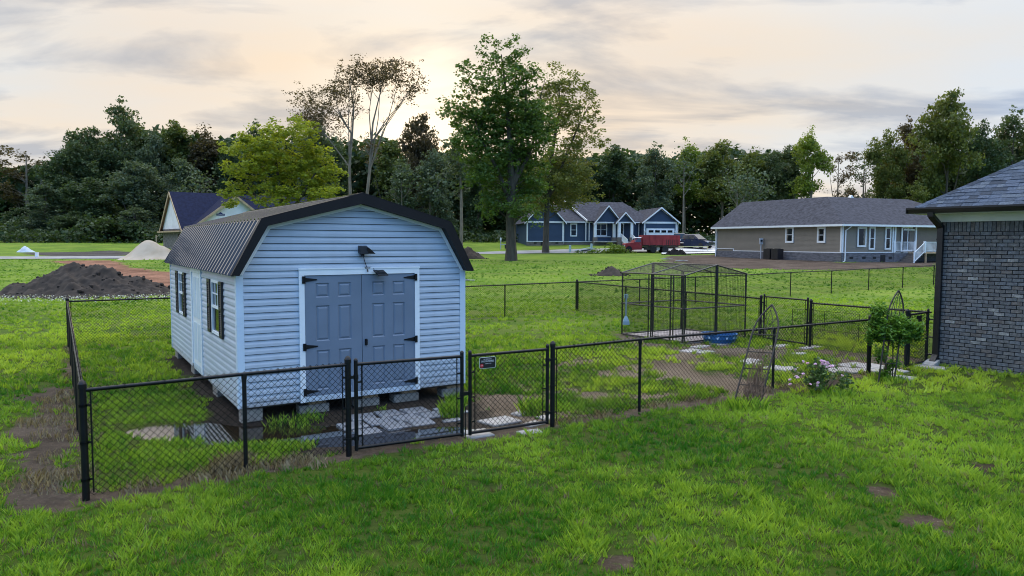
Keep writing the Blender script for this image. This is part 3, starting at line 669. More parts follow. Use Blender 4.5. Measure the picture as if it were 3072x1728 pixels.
# ------------------------------------------------------------------ chain link fences and gates
WR = .0032
def wire_panel(p, q, h, parent, pitch=.076, z0=.03, spikes=.035, name='chain_link_mesh'):
    """woven wire between ground points p and q (world), h high: two families of diagonal wires"""
    p, q = np.array(p), np.array(q); Lh = np.linalg.norm(q-p); d = (q-p)/Lh; n = np.array([-d[1], d[0]])
    V = []; Fc = []; H1 = h + spikes
    for fam in (1, -1):
        u0 = -H1 if fam == 1 else 0
        k0 = int(math.floor(u0/pitch))-1; k1 = int(math.ceil((Lh + (0 if fam == 1 else H1))/pitch))+1
        for k in range(k0, k1+1):
            # u = k*pitch + fam*(v - z0)
            ua = k*pitch; ends = []
            va, vb = z0, H1
            lo, hi = va, vb
            if fam == 1: lo = max(lo, z0 - ua); hi = min(hi, z0 + Lh - ua)
            else: lo = max(lo, z0 + ua - Lh); hi = min(hi, z0 + ua)
            if hi - lo < .01: continue
            pts = []
            for v in (lo, hi):
                u = ua + fam*(v-z0); g = p + d*u; off = fam*.0022
                pts.append((g[0]+n[0]*off, g[1]+n[1]*off, T1(g[0], g[1])*0 + zt(p, q, u/Lh) + v))
            a, b = Vector(pts[0]), Vector(pts[1]); t = (b-a).normalized(); s1 = Vector((n[0], n[1], 0)); s2 = t.cross(s1)
            o = len(V)
            for c in (a, b):
                for ang in (90, 210, 330): V.append(c + s1*(WR*math.cos(R(ang))) + s2*(WR*math.sin(R(ang))))
            for i in range(3): Fc.append((o+i, o+(i+1)%3, o+3+(i+1)%3, o+3+i))
    me = npmesh(name, np.array([tuple(v) for v in V]) - np.array(parent.location), Fc, MT['wire'])
    return put(name, me, parent, kind='stuff')
def zt(p, q, t): return T1(*p)*(1-t) + T1(*q)*t
def local(parent, pts): return [Vector(p) - parent.location for p in pts]
def post(parent, x, y, h, r, dome=True):
    z = T1(x, y)
    m = MB(); m.tube(local(parent, [(x, y, z-.12), (x, y, z+h)]), r, 10); o = m.done('post', MT['black'], parent, True)
    m = MB()
    if dome:
        c = Vector((x, y, z+h)) - parent.location
        m.tube([c+Vector((0,0,-.045)), c+Vector((0,0,.0))], r*1.16, 10, False); m.tube([c, c+Vector((0,0,r*.7)), c+Vector((0,0,r*1.2))], [r*1.16, r*.85, r*.25], 10)
    else:
        c = Vector((x, y, z+h)) - parent.location; m.tube([c+Vector((0,0,-.05)), c+Vector((0,0,.012))], r*1.35, 8)
    m.done('post_cap', MT['black'], o, True)
def rail(parent, p, q, h, r=.021, name='top_rail', out=.0):
    p, q = np.array(p), np.array(q); d = (q-p)/np.linalg.norm(q-p)
    MB().tube(local(parent, [(*(p-d*out), T1(*p)+h), (*(q+d*out), T1(*q)+h)]), r, 10).done(name, MT['black'], parent, True)
def ties(parent, p, q, h):
    p, q = np.array(p), np.array(q); Lh = np.linalg.norm(q-p); m = MB()
    for k in range(1, int(Lh/.38)):
        g = p + (q-p)*(k*.38/Lh); z = zt(p, q, k*.38/Lh)+h; d = (q-p)/Lh
        m.tube(local(parent, [(g[0]-d[0]*.006, g[1]-d[1]*.006, z), (g[0]+d[0]*.006, g[1]+d[1]*.006, z)]), .0245, 8)
    if m.v: m.done('wire_tie', MT['wire'], parent, kind='stuff')
def tension(parent, p, toward, h, off=.07, bands=3):
    p, t = np.array(p), np.array(toward); d = (t-p)/np.linalg.norm(t-p); g = p + d*off; z = T1(*p)
    MB().tube(local(parent, [(g[0], g[1], z+.06), (g[0], g[1], z+h)]), .008, 6).done('tension_bar', MT['black'], parent)
    for k in range(bands):
        zz = z + h*(.18 + .68*k/(bands-1)); m = MB(); m.tube(local(parent, [(p[0], p[1], zz-.012), (p[0], p[1], zz+.012)]), .042, 10); m.bar(*local(parent, [(p[0], p[1], zz), (g[0], g[1], zz)]), .012, .022)
        m.done('tension_band', MT['black'], parent)
RAIL_H, POST_H, LINE_H = 1.135, 1.20, 1.125
def fence(label, pts, kinds, rail_h=RAIL_H, skip=(), bars=(1, 1), posts=True):
    t = thing('chain_link_fence', label, 'fence', (*pts[0], T1(*pts[0])), 0, 'black chain link fence runs')
    for (p, k) in zip(pts, kinds):
        if k == 't': post(t, *p, POST_H, .036)
        elif k == 'l': post(t, *p, LINE_H-.0, .024, False)
    for i, (p, q) in enumerate(zip(pts[:-1], pts[1:])):
        if i in skip: continue
        rail(t, p, q, rail_h); wire_panel(p, q, rail_h, t); ties(t, p, q, rail_h)
    if bars[0]: tension(t, pts[0], pts[1], rail_h)
    if bars[1]: tension(t, pts[-1], pts[-2], rail_h)
    return t
def split(a, b, n): return [tuple(np.array(a) + (np.array(b)-np.array(a))*k/n) for k in range(n+1)]
fence('short black chain link run in front of the shed corner, corner post to double gate', [P[0], P[1], P[2]], 'tlt')
fence('black chain link run between the double gate and the wisteria, past the leaning trellis', [P[3], P[4], P[5], P[6]], 'tllt')
fence('black chain link run going back along the window side of the shed', split(P[0], P[11], 4), 'nlllt')
fence('black chain link back run passing behind the shed', split(P[11], P[12], 5), 'nllllt')
fence('black chain link run passing beside the dog kennel', split(P[12], P[9], 3), 'nllt')
fence('black chain link run between the small rear gate and the brick house', [P[10], P[8]], 'tn')
fence('far black chain link run across the field towards the tan house', split(P[12], (23.9, 40.5), 8), 'nllllllll')
def gate(label, p, q, h=1.13, hinge=0, group='black chain link gates'):
    p, q = np.array(p), np.array(q); d = (q-p)/np.linalg.norm(q-p)
    t = thing('chain_link_gate', label, 'gate', (*p, T1(*p)), 0, group)
    z0 = .045
    for g, ang in ((p, 0), (q, 1)):
        o = MB().tube(local(t, [(*g, T1(*g)+z0), (*g, T1(*g)+h+.045)]), .025, 10).done('gate_stile', MT['black'], t, True)
        c = Vector((*g, T1(*g)+h+.045)) - t.location
        MB().tube([c, c+Vector((0,0,.02)), c+Vector((0,0,.032))], [.028,.022,.006], 8).done('stile_cap', MT['black'], o, True)
    rail(t, p, q, h, .021, 'gate_rail'); rail(t, p, q, z0+.03, .021, 'gate_rail')
    wire_panel(p+d*.05, q-d*.05, h-.02, t, z0=z0+.03, spikes=.02)
    for g, s in ((p, 1), (q, -1)):
        e = g + d*s*.075; MB().tube(local(t, [(*e, T1(*g)+z0+.05), (*e, T1(*g)+h-.02)]), .008, 6).done('tension_bar', MT['black'], t)
        for k in (.2, .5, .8):
            zz = T1(*g)+h*k; MB().bar(*local(t, [(*g, zz), (*e, zz)]), .012, .022).done('tension_band', MT['black'], t)
    hp = p if hinge == 0 else q; s = -1 if hinge == 0 else 1
    for k in (.18, .86):
        zz = T1(*hp)+h*k; a = hp; b = hp + d*s*.07
        m = MB(); m.bar(*local(t, [(*a, zz), (*b, zz)]), .03, .035); m.tube(local(t, [(*a, zz-.03), (*a, zz+.03)]), .032, 8); m.done('gate_hinge', MT['black'], t)
    lp = q if hinge == 0 else p; s = 1 if hinge == 0 else -1
    m = MB(); zz = T1(*lp)+.62; m.bar(*local(t, [(*lp, zz), (*(lp+d*s*.10), zz)]), .02, .05); m.tube(local(t, [(*lp, zz-.03), (*lp, zz+.03)]), .03, 8); m.done('gate_latch', MT['black'], t)
    return t
fd = (np.array(P[3])-np.array(P[2])); fd = fd/np.linalg.norm(fd); C_ = (np.array(P[2])+np.array(P[3]))/2 + fd*.0
Gm = np.array((-.615, 9.53))
gate('left leaf of the black double gate in front of the grey shed doors', np.array(P[2])+fd*.10, Gm-fd*.06, hinge=0)
g2 = gate('right leaf of the black double gate with the warning sign on it', Gm+fd*.06, np.array(P[3])-fd*.09, hinge=1)
m = MB(); zz = .30; a = Gm+fd*.0
rod = MB(); rod.tube(local(g2, [(Gm[0]-.01, Gm[1], .0), (Gm[0]-.01, Gm[1], .44), (Gm[0]+.035, Gm[1]+.02, .45)]), .009, 6); rod.done('drop_rod', MT['black'], g2)
gate('black chain link gate at the back of the dog run beside the kennel', np.array(P[9])+(np.array(P[10])-np.array(P[9]))*.07, np.array(P[10])-(np.array(P[10])-np.array(P[9]))*.06, hinge=0, h=1.2)
post_t = thing('gate_post', 'black gate post right behind the wisteria', 'post', (*P[7], T1(*P[7]))); post(post_t, *P[7], 1.24, .036)
g4 = gate('narrow black chain link gate against the brick house wall', np.array(P[7])+(np.array(P[8])-np.array(P[7]))*.08, np.array(P[8])-(np.array(P[8])-np.array(P[7]))*.14, hinge=1, h=1.15)

# warning signs wired to the gates
MT['sign'] = mat('black_sign_print', (.012,.012,.013), .5, .1, 5); MT['signw'] = mat('white_print', (.72,.72,.72), .5, .03, 5); MT['signr'] = mat('red_print', (.55,.03,.04), .5, .05, 5)
def text(s, size, parent, x, y, z, m, name='lettering', wide=1.):
    c = bpy.data.curves.new(name, 'FONT'); c.body = s; c.size = size; c.align_x = 'CENTER'; c.align_y = 'CENTER'; c.extrude = .0006; c.materials.append(m)
    tmp = bpy.data.objects.new(name, c); me = bpy.data.meshes.new_from_object(tmp); bpy.data.objects.remove(tmp)
    me.materials.clear(); me.materials.append(m)
    o = put(name, me, parent); o.location = (x, y, z); o.rotation_euler = (R(90), 0, 0); o.scale = (wide, 1, 1); return o
fang = math.atan2(fd[1], fd[0])
def rrect(w, h, r, n=4):
    pts = []
    for cx, cz, a0 in ((w/2-r, h/2-r, 0), (-w/2+r, h/2-r, 90), (-w/2+r, -h/2+r, 180), (w/2-r, -h/2+r, 270)):
        for k in range(n+1): a = R(a0+90*k/n); pts.append((cx+r*math.cos(a), cz+r*math.sin(a)))
    return pts
sp = Gm + fd*.31
sg = thing('warning_sign', 'small black sign with white border wired to the double gate', 'sign', (sp[0]+fd[1]*.034, sp[1]-fd[0]*.034, T1(*sp)+1.02), fang)
sw, sh_ = .25, .155
MB().ext([(x, 0, z) for x, z in rrect(sw, sh_, .022)], (0,.003,0)).done('border', MT['signw'], sg)
MB().ext([(x, -.002, z) for x, z in rrect(sw-.012, sh_-.012, .017)], (0,.0015,0)).done('sign_face', MT['sign'], sg)
text('NO TRESPASSING', .020, sg, 0, -.0026, .048, MT['signw'], wide=.78); text('DOG ON PREMISES', .034, sg, 0, -.0026, .020, MT['signw'], wide=.66)
text('BEWARE OF DOG', .014, sg, .01, -.0026, -.012, MT['signw'], wide=.8)
oc = MB(); oc.ext([(-.09+.027*math.cos(R(22.5+45*k)), -.0026, -.035+.027*math.sin(R(22.5+45*k))) for k in range(8)], (0,.0006,0)); oc.done('octagon', MT['signr'], sg)
text('STOP', .017, sg, -.09, -.0034, -.035, MT['signw'], wide=.8)
d8 = (np.array(P[8])-np.array(P[7])); d8 /= np.linalg.norm(d8); sp = np.array(P[7]) + d8*.52
sg2 = thing('warning_sign', 'plain dark sign hanging on the narrow gate against the brick house', 'sign', (sp[0]+d8[1]*.034, sp[1]-d8[0]*.034, T1(*sp)+1.03), math.atan2(d8[1], d8[0]))
MB().ext([(x, 0, z) for x, z in rrect(.25, .155, .02)], (0,.003,0)).done('sign_face', MT['sign'], sg2)
MB().ext([(x, -.0012, z) for x, z in rrect(.235, .14, .016)], (0,.001,0)).done('sign_print', MT['black'], sg2)

# ------------------------------------------------------------------ dog kennel
KA, KC, KB = np.array((3.15,20.52)), np.array((4.52,18.74)), np.array((6.55,19.93)); KD = KA + (KB-KC)
kz = float(np.mean([T1(*p) for p in (KA, KB, KC)])); KO = np.array((*KC, kz))
kn = thing('dog_kennel', 'tall black wire dog kennel with a peaked mesh roof', 'kennel', tuple(KO))
MT['kmesh'] = mat('dark_welded_wire', (.012,.012,.012), .55, .2, 8, spec=.3)
MT['ktop'] = mat('black_tube_frame', (.016,.015,.016), .28, .2, 8, spec=.7)
kl = lambda p, z: Vector((p[0], p[1], kz+z)) - Vector(KO)
def ktube(p, zp, q, zq, r=.019, name='frame_tube'): MB().tube([kl(p, zp), kl(q, zq)], r, 8).done(name, MT['ktop'], kn, True)
HE, HP = 1.80, 2.06
mid = lambda a, b, t=.5: a*(1-t) + b*t
def kwires(p, q, zf, zt_, name='wire_panel', sp=.052):
    """vertical wires with a few horizontal ones; zt_ gives the top height along the wall"""
    Lh = np.linalg.norm(q-p); V = []; Fc = []; d = (q-p)/Lh; n = np.array([-d[1], d[0]])
    def stick(a, b, r=.0030):
        a, b = Vector(a), Vector(b); t = (b-a).normalized(); s1 = Vector((n[0], n[1], 0)); s2 = t.cross(s1); o = len(V)
        for c in (a, b):
            for ang in (90, 210, 330): V.append(tuple(c + s1*(r*math.cos(R(ang))) + s2*(r*math.sin(R(ang)))))
        for i in range(3): Fc.append((o+i, o+(i+1)%3, o+3+(i+1)%3, o+3+i))
    for k in range(1, int(Lh/sp)):
        t = k*sp/Lh; g = mid(p, q, t); stick(kl(g, zf), kl(g, zt_(t)))
    for z in np.arange(zf+.1, HE-.02, .10): stick(kl(p, z), kl(q, z), .0018)
    put(name, npmesh(name, V, Fc, MT['kmesh']), kn, kind='stuff')
flat = lambda t: HE
peak = lambda t: HE + (HP-HE)*(1-abs(2*t-1))
for p, q, tp in ((KA, KC, flat), (KC, KB, peak), (KB, KD, flat), (KD, KA, peak)):
    d = (q-p)/np.linalg.norm(q-p)
    ktube(p+d*.03, .03, p+d*.03, HE, .021, 'frame_post'); ktube(q-d*.03, .03, q-d*.03, HE, .021, 'frame_post')
    ktube(p, .04, q, .04); ktube(p, .92, q, .92)
    if tp is flat: ktube(p, HE, q, HE)
    else:
        ktube(p, HE, mid(p, q), HP); ktube(mid(p, q), HP, q, HE); ktube(mid(p, q)-d*.028, .03, mid(p, q)-d*.028, HP-.02, .021, 'frame_post'); ktube(mid(p, q)+d*.028, .03, mid(p, q)+d*.028, HP-.02, .021, 'frame_post')
    kwires(p, q, .04, tp)
# door panel in the wall facing the gate
for t in (.455, .495, .525, .80, .84): ktube(mid(KA, KC, t), .03, mid(KA, KC, t), HE, .017, 'door_post')
ktube(mid(KA, KC, .525), HE-.09, mid(KA, KC, .80), HE-.09, .016, 'door_rail'); ktube(mid(KA, KC, .525), .10, mid(KA, KC, .80), .10, .016, 'door_rail')
m = MB(); m.box(-.03,.03,-.05,.0,-.05,.05); o = m.done('door_latch', MT['kmesh'], kn); o.location = kl(mid(KA, KC, .51), .95)
R0, R1 = mid(KC, KB), mid(KA, KD)
ktube(R0, HP, R1, HP, .021, 'ridge_tube'); ktube(mid(KA, KC), HE, mid(R1, R0), HP, .019, 'rafter'); ktube(mid(KD, KB), HE, mid(R1, R0), HP, .019, 'rafter')
def kroof(a, b, c, d, name='roof_mesh'):
    """welded wire sheet laid on the rafters"""
    a, b, c, d = [Vector(v) for v in (a, b, c, d)]; V = []; Fc = []
    def stick(p, q, r):
        t = (q-p).normalized(); s1 = Vector((0,0,1)); s1 = (s1 - t*s1.dot(t)).normalized(); s2 = t.cross(s1); o = len(V)
        for cc in (p, q):
            for ang in (90, 210, 330): V.append(tuple(cc + s1*(r*math.cos(R(ang))) + s2*(r*math.sin(R(ang)))))
        for i in range(3): Fc.append((o+i, o+(i+1)%3, o+3+(i+1)%3, o+3+i))
    n = int((b-a).length/.05)
    for k in range(1, n): stick(a.lerp(b, k/n), d.lerp(c, k/n), .0032)
    n = int((d-a).length/.09)
    for k in range(1, n): stick(a.lerp(d, k/n), b.lerp(c, k/n), .0018)
    put(name, npmesh(name, V, Fc, MT['ktop']), kn, kind='stuff')
kroof(kl(KA, HE), kl(KC, HE), kl(R0, HP), kl(R1, HP)); kroof(kl(KD, HE), kl(KB, HE), kl(R0, HP), kl(R1, HP))

# ------------------------------------------------------------------ stepping stones and paved strips
MT['paver'] = mat('pale_stepping_stone', (.35,.33,.31), .88, .2, 5, .4, 50); MT['paverw'] = mat('wet_grey_paver', (.22,.23,.25), .30, .2, 5, .3, 40, spec=.6)
MT['paverp'] = mat('pinkish_kennel_paver', (.33,.285,.27), .85, .25, 4, .4, 50)
STONES = []
def paving(name, spots, m, ang, lift, parts='paving_stone'):
    root = put(name, None, kind='structure')
    for (x, y, w, d, *r) in spots:
        a = ang + (r[0] if r else 0); z = max(T1(x, y), WATER_Z-.012 if y < 11 else -9) + lift
        m2 = MB(); j = lambda: random.uniform(-.02, .02); c = .012
        q = [(-w/2+j(),-d/2+j()), (w/2+j(),-d/2+j()), (w/2+j(),d/2+j()), (-w/2+j(),d/2+j())]
        m2.loft([[(x_, y_, -.05) for x_, y_ in q], [(x_, y_, -c) for x_, y_ in q], [(x_*(1-2*c/w), y_*(1-2*c/d), 0) for x_, y_ in q]])
        o = m2.done(parts, m, root); o.location = (x, y, z); o.rotation_euler = (random.uniform(-.02,.02), random.uniform(-.02,.02), a)
        STONES.append((x, y, w*.96, d*.96, math.cos(a), math.sin(a)))
# path from the double gate to the shed doors, half drowned
sp = []
for i, a in enumerate((1.30, 1.72, 2.14, 2.56)):
    for j, b in enumerate((-.42, -.80, -1.18)):
        if (i, j) in ((3, 2), (0, 0)): continue
        x, y = shed_xy(a + .10*j + random.uniform(-.03,.03), b + random.uniform(-.03,.03)); sp.append((x, y, .38, .34, random.uniform(-.08,.08)))
for a, b, w, d in ((3.0,-.55,.36,.12), (3.05,-.9,.42,.10), (2.75,-1.3,.30,.09), (3.3,-.3,.3,.2)):
    x, y = shed_xy(a, b); sp.append((x, y, w, d, random.uniform(-.1,.1)))
paving('door_path', sp, MT['paverw'], SYAW, .016)
gp = [(*G(u, v), w, d, r) for u, v, w, d, r in ((1500,1262,.52,.42,.15), (1425,1290,.35,.22,-.2), (1600,1272,.30,.20,.3), (1560,1240,.26,.2,.4), (1640,1252,.25,.18,.2), (1590,1296,.34,.16,0), (1440,1306,.40,.14,.0))]
paving('gate_stones', gp, MT['paver'], .52, .018)
yp = [(*G(u, v), w, d, r) for u, v, w, d, r in ((2072,1052,.5,.34,.1), (2115,1056,.55,.26,.2), (2400,1062,.40,.22,0), (2345,1038,.6,.26,.1), (2430,1043,.7,.25,.1), (2250,1084,.5,.3,.3), (2262,1094,.42,.26,.1),
      (2318,1104,.55,.3,.1), (2360,1107,.60,.32,.15), (2520,1110,.7,.4,-.1), (2575,1112,.65,.42,-.2), (2560,1096,.6,.4,-.1), (2610,1100,.6,.5,-.1), (2665,1113,.6,.5,0), (2480,1098,.4,.25,.2), (2160,1032,.45,.3,0), (2100,1040,.5,.3,.3))]
paving('dog_run_stones', yp, MT['paver'], .50, .02)
paving('house_stones', [(*G(2700,1133), .52, .34, .1), (*G(2796,1105), .60, .36, .1)], MT['paver'], -.93, .035)
kf = []
for i in range(6):
    for j in range(6):
        g = KC + (KA-KC)*((i+.5)/6*1.0) + (KB-KC)*((j+.5)/6)
        kf.append((g[0], g[1], np.linalg.norm(KB-KC)/6-.02, np.linalg.norm(KA-KC)/6-.02, random.uniform(-.03,.03)))
paving('kennel_paving', kf, MT['paverp'], math.atan2(*(KB-KC)[::-1]), .022)
KEN_FLOOR = [tuple(KA), tuple(KC), tuple(KB), tuple(KD)]

# paddling pool standing half inside the kennel corner
MT['pool'] = mat('blue_pool_plastic', (.02,.13,.34), .35, .1, 3, spec=.5); MT['poolw'] = mat('pool_print', (.45,.62,.80), .4, .1, 3)
px, py = 5.55, 19.02
pool = thing('paddling_pool', 'round blue plastic paddling pool at the foot of the kennel', 'pool', (px, py, T1(px, py)+.03))
m = MB(); n = 28; rr = .45
def ringz(r, z, wob=0.): return [(r*(1+wob*math.cos(7*2*math.pi*k/n))*math.cos(2*math.pi*k/n), r*(1+wob*math.cos(7*2*math.pi*k/n))*math.sin(2*math.pi*k/n), z) for k in range(n)]
m.loft([ringz(.02,0), ringz(rr*.90,0), ringz(rr*.95,.08,.012), ringz(rr*.98,.09,.012), ringz(rr*1.0,.20,.015), ringz(rr*1.06,.215), ringz(rr*1.06,.225), ringz(rr*.97,.222), ringz(rr*.95,.19,.015), ringz(rr*.88,.012), ringz(.02,.012)]); m.done('pool_shell', MT['pool'], pool, True)
for k in range(12):
    a = 2*math.pi*(k+.3)/12; o = MB().ext([(.045*math.cos(b)*(1 if i%2 else .55), 0, .045*math.sin(b)*(1 if i%2 else .55)) for i, b in enumerate(np.linspace(0, 2*math.pi, 11)[:-1])], (0,-.003,0)).done('pool_star', MT['poolw'], pool)
    o.location = (rr*1.003*math.cos(a), rr*1.003*math.sin(a), .14); o.rotation_euler = (0, 0, a+math.pi/2)
# long handled scoop hanging on the kennel
MT['scoop'] = mat('pale_blue_plastic', (.22,.32,.38), .45, .12, 5)
sx_, sy_ = mid(KA, KC, .10) + np.array((-.04,-.05))
sc = thing('pet_waste_scoop', 'pale blue long handled scoop hanging on the kennel', 'scoop', (sx_, sy_, kz+.33))
m = MB(); m.tube([(0,0,.22),(0,0,.84)], .016, 8); m.done('handle', MT['scoop'], sc, True)
m = MB(); m.box(-.055,.055,-.02,.02,.84,.865); m.box(-.055,-.035,-.02,.02,.75,.8399); m.box(.035,.055,-.02,.02,.75,.8399); m.done('grip', MT['scoop'], sc)
m = MB(); m.loft([[(-.03,-.03,.24),(.03,-.03,.24),(.03,.02,.24),(-.03,.02,.24)],[(-.085,-.09,.10),(.085,-.09,.10),(.085,.03,.10),(-.085,.03,.10)],[(-.09,-.10,0),(.09,-.10,0),(.09,.02,0),(-.09,.02,0)]]); m.done('scoop_head', MT['scoop'], sc)
# spare wire panel standing in the run behind the rear fence
tp = thing('wire_exercise_pen', 'low black wire pen panel standing behind the rear fence by the house', 'pen', (8.6,19.6,T1(8.6,19.6)), -.9)
m = MB()
for x in (-.95, .0, .95): m.bar((x,0,0), (x,0,.78), .012)
for z in (.02, .26, .52, .78): m.bar((-.95,0,z), (.95,0,z), .008)
m.done('pen_frame', MT['kmesh'], tp); m = MB()
for k in range(1, 38): m.bar((-.95+k*.05,0,.02), (-.95+k*.05,0,.78), .004)
m.done('pen_wire', MT['kmesh'], tp, kind='stuff')
# ------------------------------------------------------------------ trellises and garden plants
MT['iron'] = mat('rusty_dark_iron', (.030,.022,.018), .55, .4, 14, .2, 80)
def trellis(label, base, top, wdir, w, rungs, arch=.70):
    base, top = Vector(base), Vector(top); t = thing('garden_trellis', label, 'trellis', tuple(base)); ax = top-base; wd = Vector((*wdir, 0)).normalized()
    pt = lambda s, f: ax*f + wd*(s*w/2)
    for s in (-1, 1): MB().tube([pt(s, -.06), pt(s, arch)], .015, 6).done('leg', MT['iron'], t, True)
    m = MB()
    for s in (-1, 1):
        m.tube([pt(s*(1-t_**2.1), arch+(1-arch)*t_) for t_ in (0,.2,.4,.6,.75,.88,1.)], .015, 6)
    m.done('arch', MT['iron'], t, True)
    for f in rungs: MB().tube([pt(-1, f), pt(1, f)], .009, 5).done('rung', MT['iron'], t)
    m = MB(); m.tube([pt(0, arch-.02), pt(0, 1.0)], .005, 5)
    for s in (-1, 1):
        m.tube([pt(s*.5, arch), pt(s*.48, arch+.10), pt(s*.30, arch+.17), pt(0, arch+.25)], .005, 5); m.tube([pt(s*.0, arch+.02), pt(s*.35, arch+.12), pt(s*.62, arch+.17)], .005, 5)
        m.tube([pt(s*.9, arch+.02), pt(s*.62, arch+.08), pt(s*.5, arch+.0)], .005, 5)
    m.done('tracery', MT['iron'], t, True)
    return t, pt
b1 = (3.76, 11.34, T1(3.76, 11.34)); tr1, pt1 = trellis('rusty arched garden trellis leaning over with dead vines on it', b1, tuple(A(2316, 914, 12.05)), (.38,-.17), .40, (.07,.215,.37,.53,.70))
b2 = (7.20, 13.62, T1(7.2, 13.62)); tr2, pt2 = trellis('arched garden trellis standing upright in the wisteria', b2, tuple(A(2696, 871, 13.9)), (.46,.12), .36, (.2,.45,.72), .72)
MT['vine'] = mat('dry_brown_vine', (.135,.085,.055), .9, .3, 12)
vn = thing('dead_vine', 'dry brown vine stems tangled round the leaning trellis', 'vine', b1); m = MB(); rg = random.Random(5)
for k in range(52):
    s0, f0 = rg.uniform(-.3, 1.0), 0.; pts = []; s, f = s0, f0
    off = rg.uniform(-.08, .08)
    for i in range(rg.randint(4, 8)):
        p = pt1(s, f) + Vector((rg.uniform(-.03,.03), off + rg.uniform(-.04,.04), 0)); pts.append(p); f += rg.uniform(.06, .11); s += rg.uniform(-.3,.28)
        s = max(-1.3, min(1.35, s))
    m.tube(pts, [.008*(1-.7*i/len(pts)) for i in range(len(pts))], 4)
m.done('vine_stems', MT['vine'], vn)
def leafcloud(pts, size, rng, up=.3, aspect=1.6, tint=None, droop=0.):
    """one bent diamond leaf at each point"""
    n = len(pts); a = rng.random(n)*2*np.pi; el = (rng.random(n)-.5)*2.2*(1-up)
    d = np.stack([np.cos(a)*np.cos(el), np.sin(a)*np.cos(el), np.sin(el)-droop], -1); d /= np.linalg.norm(d, axis=1)[:, None]
    r = rng.normal(size=(n, 3)); s = np.cross(d, r); s /= np.linalg.norm(s, axis=1)[:, None]; nn = np.cross(d, s)
    L_ = size*(.6+.8*rng.random(n))[:, None]; W_ = L_/aspect
    V = np.empty((n, 4, 3)); V[:,0] = pts - d*L_*.5; V[:,2] = pts + d*L_*.5 - nn*L_*.08; V[:,1] = pts + s*W_*.5 + nn*L_*.08; V[:,3] = pts - s*W_*.5 + nn*L_*.08
    t = rng.random(n) if tint is None else np.clip(tint, 0, 1)
    return V.reshape(-1, 3), np.arange(4*n).reshape(n, 4), np.repeat(t, 4)
def leaves(name, pts, size, m, parent, seed=0, **k):
    rng = np.random.default_rng(seed); tint = k.pop('tint', None); V, Fc, t = leafcloud(np.asarray(pts, float), size, rng, tint=tint, **k)
    return put(name, npmesh(name, V, Fc, m, {'tint': ('FLOAT', t)}), parent)
MT['roseleaf'] = leafmat('rose_leaf', (.025,.062,.018), (.085,.17,.04), .2, .45); MT['pink'] = mat('pink_rose_petals', (.85,.45,.66), .6, .2, 20, col2=(.92,.76,.85))
rx, ry = 5.50, 12.50; rz = T1(rx, ry); rose = thing('rose_bush', 'low dark rose bush with pink flowers beside the fence', 'bush', (rx, ry, rz)); rng = np.random.default_rng(3)
q = rng.normal(size=(1500, 3)); q /= np.linalg.norm(q, axis=1)[:, None]; q *= (rng.random(1500)**.45)[:, None]
pts = q*np.array((.46,.38,.20)) + np.array((.12,0,.22)); pts = np.concatenate([pts, q[:500]*np.array((.20,.2,.17)) + np.array((-.34,.05,.36)), q[500:900]*np.array((.25,.2,.2)) + np.array((.02,.1,.45))])
pts = pts[(fbm(pts[:,0]*6+9, pts[:,2]*6+pts[:,1]*5, 8, 2) > .50) & (pts[:,2] > .0)]
leaves('foliage', pts, .062, MT['roseleaf'], rose, 4)
m = MB()
for k in range(12):
    a = k*.53; m.tube([(0,0,0), (.15*math.cos(a),.12*math.sin(a),.2), (.40*math.cos(a),.32*math.sin(a),.38+.03*(k%4))], [.007,.005,.003], 4)
m.done('stems', MT['vine'], rose)
for fx, fy in ((995,745),(1030,750),(1055,760),(1010,775),(1040,785),(1075,770),(1090,790),(1060,805),(1105,800),(943,775),(865,768),(812,745),(752,828),(822,872),(755,895),(770,910),(695,930),(698,972),(890,972),(975,962),(960,985),(1200,885)):
    p = A(2160+fx/3.293, 860+fy/3.293, 12.02 + .22*rg.random()); f = MB()
    r_ = .036*rg.uniform(.75,1.2)
    for j in range(9):
        a = j*2.4; e = .25+.1*j; c = Vector((math.cos(a)*math.cos(e), math.sin(a)*math.cos(e), math.sin(e)))*r_*.75
        u = c.cross(Vector((0,0,1))).normalized()*r_*.75; w = c.cross(u).normalized()*r_*.8
        f.add([c*.1, c+u*.8-w*.3, c*1.35+Vector((0,0,.3*r_)), c-u*.8-w*.3], [(0,1,2,3)])
    o = f.done('rose_flower', MT['pink'], rose); o.location = Vector(p) - Vector((rx, ry, rz)); o.rotation_euler = (rg.uniform(-.6,.9), rg.uniform(-.5,.5), rg.uniform(0,6))
MT['wist'] = leafmat('wisteria_leaf', (.045,.125,.016), (.18,.34,.045), .35, .45)
wx, wy = 7.33, 13.83; wz = T1(wx, wy); wis = thing('wisteria', 'small bushy wisteria tree with drooping bright green leaves by the house corner', 'plant', (wx, wy, wz))
c0 = Vector((wx, wy, wz)); pts = []; tint = []; rng = np.random.default_rng(12)
for (u, v, ru, rv, n) in ((2640,985,34,40,420),(2690,975,40,36,460),(2735,985,36,26,380),(2680,1005,52,34,520),(2625,950,18,26,150),(2745,1000,34,22,220),(2640,1065,26,22,120),(2685,1090,30,24,110),(2655,1120,22,18,70),(2640,930,26,16,120),(2610,1010,12,24,60)):
    c = A(u, v, wy); k = wy/FPX
    q = rng.normal(size=(n, 3)); q /= np.linalg.norm(q, axis=1)[:, None]; q *= (rng.random(n)**.4)[:, None]
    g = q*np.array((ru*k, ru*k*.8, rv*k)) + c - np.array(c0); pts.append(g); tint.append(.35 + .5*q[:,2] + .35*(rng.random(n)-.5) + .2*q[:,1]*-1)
pts = np.concatenate(pts); tint = np.concatenate(tint); kk = fbm(pts[:,0]*7, pts[:,2]*7+pts[:,1]*3, 5, 2) > .40
